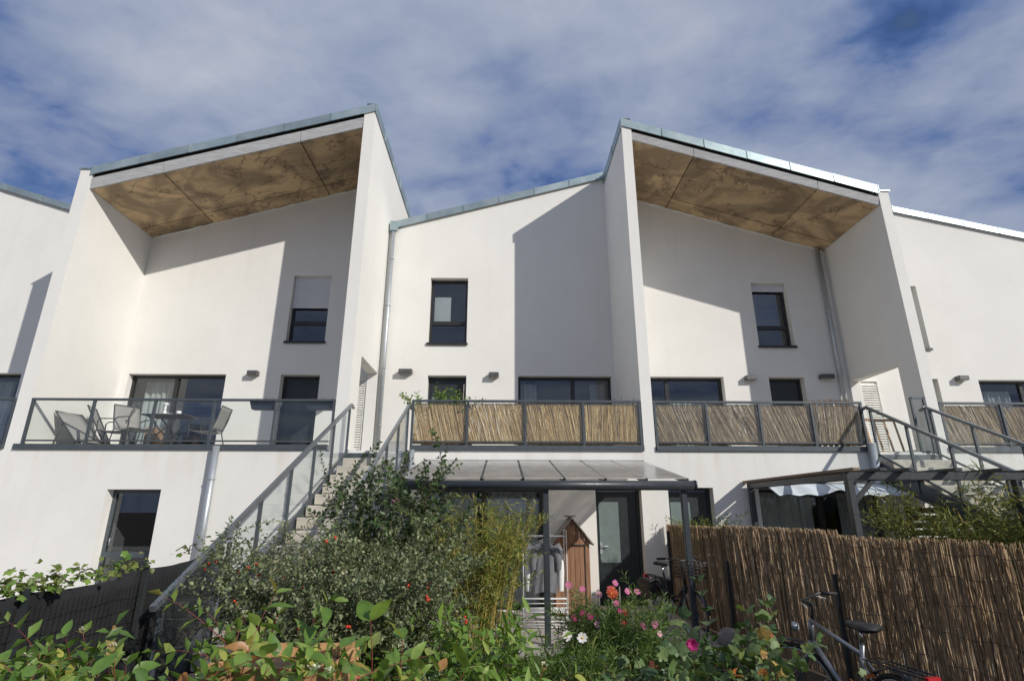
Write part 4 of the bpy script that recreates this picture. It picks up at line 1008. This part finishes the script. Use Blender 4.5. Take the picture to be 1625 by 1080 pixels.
def leafmesh(name, mat, width=.5, shape='ovate', curl=.25, fold=.15, wav=.02, seed=0):
    rd = random.Random(seed); m = MB(); n = 7; L_, M_, R_ = [], [], []
    for i in range(n+1):
        t = i/n
        if shape == 'ovate': w_ = width*.5*math.sin(math.pi*t**.8)**.9
        elif shape == 'lance': w_ = width*.5*math.sin(math.pi*t**.9)**.8
        else: w_ = width*.5*math.sin(math.pi*t)
        z = -curl*t*t+.03*math.sin(t*6+seed); wv = wav*math.sin(t*14+seed)
        M_.append((0, t, z)); L_.append((-w_, t*.98, z+fold*w_*2+wv)); R_.append((w_, t*.98, z+fold*w_*2-wv))
    m.add(L_+M_+R_, [(i, n+1+i, n+2+i, i+1) for i in range(n)]+[(n+1+i, 2*n+2+i, 2*n+3+i, n+2+i) for i in range(n)], True)
    me = bpy.data.meshes.new(name); me.from_pydata(m.v, [], m.f); me.polygons.foreach_set('use_smooth', m.sm); me.materials.append(MATS[mat]); me.update(); return me
def lobed(name, mat, lobes=5, depth=.35, seed=0, curl=.2):
    rd = random.Random(seed); n = lobes*6; vs = [(0, .32, .03)]; fs = []
    for i in range(n+1):
        a = -math.pi*.90+2*math.pi*.90*i/n
        k = (i/n*lobes) % 1; r_ = (1-depth*abs(2*k-1)**1.2)*(.52+.10*math.cos(a))*(1+.05*math.sin(i*2.9+seed))
        x = r_*math.sin(a); y = .32+r_*math.cos(a)*.95
        vs.append((x, y, -curl*(x*x+(y-.32)**2)*1.6+.05*abs(math.sin(a*lobes/2))*r_))
    fs = [(0, i, i+1) for i in range(1, n+1)]
    me = bpy.data.meshes.new(name); me.from_pydata(vs, [], fs); me.polygons.foreach_set('use_smooth', [True]*len(fs)); me.materials.append(MATS[mat]); me.update(); return me
def place(name, me, parent, p, d, nrm, s):
    d = Vector(d).normalized(); nrm = Vector(nrm); x = d.cross(nrm)
    if x.length < 1e-4: x = d.orthogonal()
    x.normalize(); z = x.cross(d).normalized()
    o = bpy.data.objects.new(name, me); COL.objects.link(o); o.parent = parent
    q = Vector(p)-wloc(parent)
    o.matrix_local = Matrix(((x.x*s, d.x*s, z.x*s, q.x), (x.y*s, d.y*s, z.y*s, q.y), (x.z*s, d.z*s, z.z*s, q.z), (0, 0, 0, 1)))
    return o
def stalk(base, az, lean, H, droop, n=9, rd=random, wob=.12):
    p = Vector(base); d = Vector((math.cos(az)*math.sin(lean), math.sin(az)*math.sin(lean), math.cos(lean))); st = H/n; pts = [p.copy()]
    o = Vector((math.cos(az), math.sin(az), 0))
    for i in range(n):
        t = (i+1)/n
        d = (d+o*droop*t*.25+Vector((0, 0, -1))*droop*t*t*.35+Vector((rd.gauss(0, wob), rd.gauss(0, wob), rd.gauss(0, wob*.5)))*.35).normalized()
        p = p+d*st; pts.append(p.copy())
    return pts
def along(pts, t):
    f = t*(len(pts)-1); i = min(int(f), len(pts)-2); k = f-i; return pts[i].lerp(pts[i+1], k), (pts[i+1]-pts[i]).normalized()
def shrub(name, label, cat, base, n, H, lean, droop, leaf, spacing, smat, mmat, t0=.3, srad=.004, rad=.1, seed=1, group=None, hero=0, meshes=None, pair=True, twigs=0, out=.9, up=.6, side=(), hvar=.25, sides=4, extra=None):
    rd = random.Random(seed)
    t = thing(name, label, cat, base, 0, group)
    sm_ = MB(); P_, D_, N_, Ls, W_ = [], [], [], [], []
    tips = []
    for i in range(n):
        az = rd.uniform(0, 2*math.pi); rr_ = rad*math.sqrt(rd.random())
        az2 = az+rd.gauss(0, .5)
        b_ = (base[0]+rr_*math.cos(az), base[1]+rr_*math.sin(az), base[2]-.05)
        h = H*(1-hvar*rd.random()); pts = stalk(b_, az2, lean*rd.random()**.7, h, droop*rd.uniform(.5, 1.3), 9, rd)
        paths = [(pts, t0)]
        for k in range(twigs):
            q, d = along(pts, rd.uniform(.35, .95)); a3 = rd.uniform(0, 2*math.pi)
            paths.append((stalk(q, a3, rd.uniform(.5, 1.3), h*rd.uniform(.14, .30), droop*1.2, 5, rd), .08))
        tips.append(pts[-1])
        for pi, (pp, ts) in enumerate(paths):
            k = len(pp); r1 = srad*(1 if pi == 0 else .5)
            sm_.tube(pp, [r1*(1-.75*j/(k-1)) for j in range(k)], sides, False)
            Lp = sum((pp[j+1]-pp[j]).length for j in range(k-1)); m_ = max(2, int(Lp*(1-ts)/spacing)); ph = rd.uniform(0, 6)
            for j in range(m_+1):
                tt = ts+(1-ts)*j/m_; q, d = along(pp, min(.999, tt)); s1 = d.orthogonal().normalized(); s2 = d.cross(s1)
                for sgn in ((1, -1) if pair else (1,)):
                    a = ph+j*(math.pi/2 if pair else 2.4)+rd.gauss(0, .35); sv = (s1*math.cos(a)+s2*math.sin(a))*sgn
                    ld = sv*out+d*(.55+.5*(tt > .93))+Vector((0, 0, rd.uniform(-.35, .3)))
                    nr = Vector((0, 0, 1))*up+d*.5+Vector((rd.gauss(0, .4), rd.gauss(0, .4), rd.gauss(0, .3)))
                    sz = leaf[0]*rd.uniform(.6, 1.15)*(.65+.35*min(1, (1-tt)*4+.35))
                    P_.append(q); D_.append(ld); N_.append(nr); Ls.append(sz); W_.append(sz*leaf[1]*rd.uniform(.85, 1.15))
    sm_.build('stems', smat, t, kind='stuff')
    idx = list(range(len(P_))); hs = set()
    if hero and meshes:
        cand = [i for i in idx if inframe(P_[i], 30)]
        cand.sort(key=lambda i: (P_[i]-Vector((0, 0, EYE))).length-6*Ls[i]); hs = set(cand[:hero])
        for i in hs: place('leaf', rd.choice(meshes), t, P_[i], D_[i], N_[i], Ls[i])
    rest = [i for i in idx if i not in hs]
    if rest:
        mass('foliage', mmat, t, [tuple(P_[i]) for i in rest], [tuple(D_[i]) for i in rest], [tuple(N_[i]) for i in rest], [Ls[i] for i in rest], [W_[i] for i in rest])
    return t, tips, (P_, D_)

dw = [leafmesh('dogwood_leaf', 'leaf_dogwood', .52, 'ovate', .22+.1*k, .10+.04*k, .012, k) for k in range(4)]
DG = 'dogwood shrubs of the front hedge'
dog = [  # x, y, top height, stems, label
    (-1.55, 1.60, 1.335, 18, 'dogwood shrub with red stems at the outer end of the front hedge'),
    (-1.18, 1.50, 1.375, 17, 'dogwood shrub with cream flower buds in front of the netting fence'),
    (-1.66, 2.70, 1.27, 22, 'dogwood shrub with red twigs close to the stair railing foot'),
    (-1.16, 2.25, 1.335, 22, 'leafy dogwood shrub with upright shoots before the pine planter'),
    (-.62, 1.62, 1.315, 18, 'broad-leaved dogwood shrub overhanging the pine planter'),
    (-.26, 1.90, 1.23, 16, 'dogwood shrub with drooping leaves in front of the berry bush'),
    (-2.25, 2.45, 1.13, 18, 'shaded dogwood shrub against the black netting fence'),
]
for k, (x, y, h, n, lab) in enumerate(dog):
    t, tips, _ = shrub('dogwood_shrub', lab, 'shrub', (x, y, 0), n, h*1.04, .30, .25, (.085, .5), .055, 'stem_red', 'leaf_dogwood_mass', .52, .0045, .20, 30+k, DG, 95, dw, True, 3, 1.0, .8, hvar=.16)
    pos, dr, nr = [], [], []
    for tp in tips:
        if random.random() < .45:
            for j in range(14):
                a = random.uniform(0, 6.28); r_ = .018*random.random(); pos.append((tp.x+r_*math.cos(a), tp.y+r_*math.sin(a), tp.z+.01+random.uniform(0, .012))); dr.append((math.cos(a)*.5, math.sin(a)*.5, .6)); nr.append((0, 0, 1))
    if pos: mass('blossom', 'petal_blossom', t, pos, dr, nr, [.011]*len(pos), [.009]*len(pos))

# the big berry bush: cotoneaster
bc = (-1.30, 4.9, 0)
t, tips, (PP, DD) = shrub('berry_bush', 'large grey-green arching bush with scattered red berries in front of the stairs', 'bush', bc, 300, 1.78, .27, .42, (.042, .55), .028, 'stem_brown', 'leaf_cotoneaster', .16, .0045, .55, 77, None, 0, None, True, 4, .9, .5, hvar=.45, sides=3)
m = MB(); rb = random.Random(4)
vis = [p for p in PP if inframe(p, 0) and p.y < 4.9]
for k in range(46):
    c = rb.choice(vis)
    for j in range(rb.randint(1, 4)): m.ell((c.x+rb.gauss(0, .02), c.y-.03+rb.gauss(0, .015), c.z+rb.gauss(0, .02)), (.011, .011, .011), 7, 5)
m.build('berries', 'berry', t, kind='stuff')
# climbing rose between stairs and patio roof
t, tips, (PP, DD) = shrub('climbing_rose', 'tall dark climbing rose rising past the stair railing to the patio roof', 'climber', (-1.26, 6.3, 0), 52, 2.50, .13, .24, (.066, .68), .045, 'stem_brown', 'leaf_rose', .30, .007, .34, 12, None, 0, None, True, 6, .9, .5, hvar=.50)
def flower(parent, c, n, rad, mat, dirv, cup=.35, eye=.28, layers=1, name='flower', w_=.62, notch=True):
    d = Vector(dirv).normalized(); a = d.orthogonal().normalized(); b_ = d.cross(a); c = Vector(c); m = MB()
    for ly in range(layers):
        sc = 1-.25*ly
        for k in range(n):
            t_ = 2*math.pi*(k+.5*ly)/n+random.gauss(0, .06); e = a*math.cos(t_)+b_*math.sin(t_); s_ = d.cross(e); cu = cup*(1+ly*.9)+random.gauss(0, .06)
            L_ = rad*sc*random.uniform(.92, 1.05); W_ = L_*w_*min(1, 8/n)
            p = [c, c+e*L_*.55+s_*W_*.5+d*L_*cu*.4, c+e*L_+s_*W_*.32+d*L_*cu*.75, c+e*L_*.95+d*L_*cu*.7, c+e*L_-s_*W_*.32+d*L_*cu*.75, c+e*L_*.55-s_*W_*.5+d*L_*cu*.4]
            m.add(p, [(0, 1, 2, 3), (0, 3, 4, 5)], True)
    o = m.build(name, mat, parent)
    if eye: MB().ell(c+d*rad*.06, (rad*eye, rad*eye, rad*eye*.7), 8, 5).build('flower_centre', 'flower_eye', o)
    return o
for p in ((655, 872, 6.1), (628, 795, 6.6), (676, 797, 6.6)):
    q = onY(*p); flower(t, q, 6, .05, 'petal_red' if p[1] > 850 else 'petal_pale', (.2, -1, .3), .7, 0, 3, 'rose_bloom', .9)
# bamboo in trough
def bamboo(label, base, n, H, rad, lmat, seed, cane='cane_yellow', leaf=.085, sp=.045, lean=.16):
    return shrub('bamboo_clump', label, 'bamboo', base, n, H, lean, .30, (leaf, .17), sp, cane, lmat, .12, .0055, rad, seed, None, 0, None, True, 5, .7, .3, hvar=.35)
t, _, _ = bamboo('yellow-green bamboo clump growing from the brown trough', (-.30, 6.62, .34), 66, 1.55, .36, 'leaf_bamboo', 5, 'cane_yellow', .09, .05, .17)
bamboo('broad olive bamboo filling the corner behind the reed fence by the pergola', (6.95, 8.2, 0), 110, 2.30, .60, 'leaf_bamboo_dark', 6, 'stem_green', .14, .06, .34)
bamboo('small tufted bamboo pot plant peeping over the reed fence', (3.62, 9.9, 0), 34, 1.80, .10, 'leaf_bamboo', 8, 'stem_green', .10, .05, .14)
# laurel-like seedlings
lw = [leafmesh('laurel_leaf', 'leaf_laurel', .27, 'lance', .28+.12*k, .16, .01, k) for k in range(3)]
LG = 'leafy green perennials before the bamboo'
for k, (u, Y, v, n, lab) in enumerate([(690, 4.3, 965, 12, 'bright green leafy perennial before the slatted table'), (760, 4.1, 945, 15, 'tallest bright green leafy perennial in front of the bamboo'), (725, 3.4, 1010, 12, 'low bright green leafy perennial in front of the other bamboo-side ones'), (812, 4.4, 1030, 4, 'green leafy perennial next to the trough end'), (835, 3.3, 1050, 6, 'dark-tinged leafy perennial at the lawn edge')]):
    q = onY(u, v, Y)
    shrub('leafy_perennial', lab, 'plant', (q.x, Y, -.04), n*2, q.z*1.02+.04, .20, .12, (.13, .30), .04, 'stem_green', 'leaf_laurel_mass', .35, .004, .22, 60+k, LG, 150, lw, False, 1, .8, .6, hvar=.3)
# big paddle leaves beside the table
pw = [leafmesh('paddle_leaf', 'leaf_laurel', .55, 'ovate', .3, .12, .015, 9)]
q = onY(640, 925, 2.9)
shrub('broad_leaf_plant', 'broad-leaved plant with large pale leaves before the berry bush', 'plant', (q.x, 2.9, -.04), 4, q.z+.02, .2, .1, (.17, .55), .10, 'stem_red', 'leaf_laurel_mass', .62, .006, .06, 91, None, 40, pw, True, 0, .9, .5, hvar=.2)
# grey lavender-like tuft
q = onY(650, 1030, 3.9)
shrub('silver_shrub', 'low silver-blue leaved shrub below the berry bush', 'shrub', (q.x, 3.9, 0), 60, q.z+.05, .6, .3, (.03, .35), .02, 'stem_green', 'leaf_grey', .3, .002, .2, 92, None, 0, None, True, 1)
# feathery cosmos with flowers
CG = 'cosmos plants with open flowers'
cos = [((0.80, 5.25), 1.02, [(968, 935, 'petal_magenta'), (950, 943, 'petal_pale'), (925, 973, 'petal_magenta'), (936, 978, 'petal_magenta'), (911, 980, 'petal_magenta'), (957, 977, 'petal_white'), (947, 990, 'petal_pale'), (943, 943, 'petal_white')], 'cosmos with magenta and white flowers beside the patio post'),
       ((1.12, 5.15), 1.05, [(976, 925, 'petal_pink'), (995, 938, 'petal_pink'), (1011, 939, 'petal_pink'), (978, 957, 'petal_pink'), (902, 928, 'petal_pink'), (924, 935, 'petal_pink')], 'tall cosmos with pink flowers before the front door'),
       ((.60, 4.75), .80, [(899, 1008, 'petal_white'), (924, 1012, 'petal_white')], 'low cosmos with two big white flowers'),
       ((1.35, 5.0), .78, [(984, 970, 'petal_magenta'), (992, 972, 'petal_red'), (990, 986, 'petal_red'), (1020, 993, 'petal_pink'), (1039, 990, 'petal_pink'), (1046, 1005, 'petal_pale')], 'cosmos with dark red flowers next to the doorstep path')]
for k, ((x, y), H, fl, lab) in enumerate(cos):
    t, tips, _ = shrub('cosmos_plant', lab, 'flower', (x, y, -.05), 80, H*1.08, .20, .10, (.08, .11), .022, 'stem_green', 'leaf_feather', .12, .003, .13, 120+k, CG, 0, None, True, 2, .8, .2, hvar=.45)
    sm_ = MB()
    for (u, v, mt) in fl:
        q = onY(u, v, y-.1+random.uniform(-.12, .12)); big = .029 if mt != 'petal_white' or v < 1000 else .040
        dv = (random.uniform(-.2, .7), -1, random.uniform(.1, .9))
        flower(t, q, 8, big, mt, dv)
        sm_.tube([(x+random.gauss(0, .05), y, .35), (q.x*.7+x*.3, (q.y+y)/2, q.z*.75), (q.x, q.y+.012, q.z-.01)], .0022, 4, False)
    sm_.build('flower_stems', 'stem_green', t, kind='stuff')
q = onY(970, 941, 5.0)
t = thing('dahlia', 'single ragged orange dahlia above the cosmos flowers', 'flower', (q.x, 5.05, -.05)); flower(t, q, 16, .062, 'petal_orange', (.5, -1, .6), .45, .12, 3, 'flower', .4)
MB().tube([(q.x, 5.05, -.05), (q.x+.03, 5.05, .6), (q.x, q.y+.012, q.z)], .004, 5).build('stem', 'stem_green', t)
m = MB().tube([(1.03, 5.3, -.05), (1.06, 5.3, 1.05)], .006, 6); tag(m.build('garden_cane', 'grey_wood'), 'thin grey cane stuck among the cosmos flowers', 'cane')
# glossy dark shrub and grassy clump
dk = [leafmesh('glossy_leaf', 'leaf_dark', .55, 'ovate', .2, .1, .01, k) for k in range(3)]
for k, (u, Y, v, n, lab) in enumerate([(1000, 3.7, 1018, 34, 'dense dark glossy-leaved shrub below the cosmos'), (1055, 3.4, 1040, 26, 'smaller glossy-leaved shrub between cosmos and autumn-leaved bush')]):
    q = onY(u, v, Y)
    shrub('glossy_shrub', lab, 'shrub', (q.x, Y, -.05), n, q.z*1.05, .55, .35, (.05, .6), .032, 'stem_brown', 'leaf_dark_mass', .3, .004, .22, 140+k, None, 120, dk, True, 4, .9, .6, hvar=.35)
q = onY(930, 1000, 3.9)
shrub('grassy_perennial', 'yellow-green narrow-leaved clump in front of the white cosmos', 'plant', (q.x, 3.9, -.05), 46, q.z+.03, .34, .3, (.12, .13), .05, 'stem_green', 'leaf_vine', .2, .003, .20, 150, None, 0, None, False, 1, .6, .3, hvar=.35)
# autumn-leaved bush (lobed leaves)
bl = [lobed('lobed_leaf', 'leaf_big', 5, .28, k, .25+.15*k) for k in range(3)]
al = [lobed('autumn_leaf', 'leaf_autumn', 5, .30, 7+k, .3) for k in range(2)]
for k, (u, Y, v, n, hero, lab) in enumerate([(1165, 3.3, 905, 5, 46, 'tall lobed-leaved currant shoot standing in front of the reed fence'), (1180, 2.9, 985, 24, 210, 'autumn-coloured currant bush with orange and red leaves'), (1110, 3.1, 985, 20, 160, 'green currant bush with one magenta bloom by the dark bicycle'), (1235, 3.2, 980, 11, 90, 'young currant bush in front of the silver bicycle wheel')]):
    q = onY(u, v, Y); ms = bl if k != 1 else bl*2+al*2
    t, tips, _ = shrub('currant_bush', lab, 'bush', (q.x, Y, -.05), n, q.z*1.03, .10 if k == 0 else .34, .12, (.085, .95), .075, 'stem_brown', 'leaf_dark_mass', .45, .005, .05 if k == 0 else .16, 170+k, 'currant bushes by the reed fence', hero, ms, True, 1 if k == 0 else 3, 1.0, .5, hvar=.12 if k == 0 else .3)
    if k == 2:
        q = onY(1098, 1022, 2.9); flower(t, q, 8, .030, 'petal_magenta', (-.2, -1, .2), .6, 0, 2)
# vine along the netting fence
t = thing('fence_vine', 'leafy vine scrambling along the top of the black netting fence', 'vine', (-3.35, 4.6, 0))
P_, D_, N_, S_ = [], [], [], []; sm_ = MB(); rv = random.Random(9)
for (ya, yb, zt_, n) in ((2.4, 4.3, 1.22, 460), (4.2, 5.4, 1.23, 150), (5.9, 6.7, 1.33, 20)):
    pts = [(-3.28+.05*math.sin(k), ya+(yb-ya)*k/10, zt_-.02+.05*math.sin(k*1.7)) for k in range(11)]; sm_.tube(pts, .006, 5)
    for k in range(n):
        y = rv.uniform(ya, yb); h = abs(rv.gauss(0, .075))*(1.0 if y < 4.2 else .8); P_.append((-3.26+rv.gauss(0, .07), y, zt_-.06+h)); D_.append((rv.gauss(.5, .6), rv.gauss(-.2, .7), rv.gauss(.1, .5))); N_.append((rv.gauss(.3, .4), rv.gauss(-.3, .4), 1)); S_.append(rv.uniform(.035, .075))
sm_.build('stems', 'stem_brown', t)
vl = [lobed('vine_leaf', 'leaf_laurel', 5, .3, 20+k, .3) for k in range(2)]
big = sorted(range(len(P_)), key=lambda i: -S_[i])[:130]
for i in big: place('leaf', rv.choice(vl), t, P_[i], D_[i], N_[i], S_[i]*.95)
rest = [i for i in range(len(P_)) if i not in set(big)]
mass('foliage', 'leaf_vine', t, [P_[i] for i in rest], [D_[i] for i in rest], [N_[i] for i in rest], [S_[i] for i in rest], [S_[i]*.8 for i in rest])
# pot plants on the middle balcony
PG = 'pot plants on the middle balcony'
dwp = [leafmesh('pot_leaf', 'leaf_laurel', .6, 'ovate', .2, .1, .01, 5)]
for k, (x, y, h, n, lf, lab) in enumerate([(-1.52, 10.95, 1.36, 12, .085, 'bushy pot plant with round leaves at the balcony corner over the stairs'), (-1.05, 10.95, 1.30, 13, .08, 'leafy pot plant before the middle balcony door'), (-.72, 11.0, 1.16, 8, .05, 'wispy pot plant right of the leafy one on the reed balcony')]):
    t, _, _ = shrub('pot_plant', lab, 'plant', (x, y, 3.05), n, h-.15, .34, .25, (lf, .62), .07, 'stem_brown', 'leaf_laurel_mass' if k < 2 else 'leaf_vine', .55, .006, .05, 200+k, PG, 45 if k < 2 else 0, dwp, True, 3, .9, .6, hvar=.2)
    MB().tube([(x, y, 2.895), (x, y, 3.12), (x, y, 3.14)], [.10, .13, .14], 16).build('pot', 'terracotta', t)
m = MB().tube([(-.83, 10.95, 2.9), (-.80, 10.95, 4.18)], .009, 6); tag(m.build('plant_stake', 'grey_wood'), 'thin grey stake among the middle balcony pot plants', 'stake')
# dry twigs on balconies
t = thing('dry_twig', 'bare dry twigs poking above the reed rail by the central wall', 'twigs', (2.5, 10.9, 2.9)); m = MB()
for k in range(5):
    x = 2.2+.1*k; m.tube([(x, 10.9, 2.9), (x+.02, 10.9, 3.7), (x+random.uniform(-.1, .1), 10.9, 3.86+random.uniform(0, .07))], .006, 5)
m.build('twigs', 'stem_brown', t, kind='stuff')
# lawn and ground cover
rg = np.random.default_rng(3)
def turf(n, x0, x1, y0, y1, hmin, hmax):
    p = np.stack([rg.uniform(x0, x1, n), rg.uniform(y0, y1, n), np.full(n, -.058)], 1)
    d = np.stack([rg.normal(0, .3, n), rg.normal(0, .3, n), np.ones(n)], 1); nn = np.stack([rg.normal(0, 1, n), rg.normal(0, 1, n), np.full(n, .2)], 1)
    return p, d, nn, rg.uniform(hmin, hmax, n), np.full(n, .006)
g = [turf(26000, -1.7, 2.7, 5.2, 7.44, .05, .13), turf(12000, -1.0, 2.2, 3.2, 5.4, .08, .26)]
o = mass('lawn_grass', 'grass', None, *[np.concatenate([a[i] for a in g]) for i in range(5)], fold=.3)
o['label'] = 'rough green grass between the flower beds and the patio'; o['category'] = 'grass'
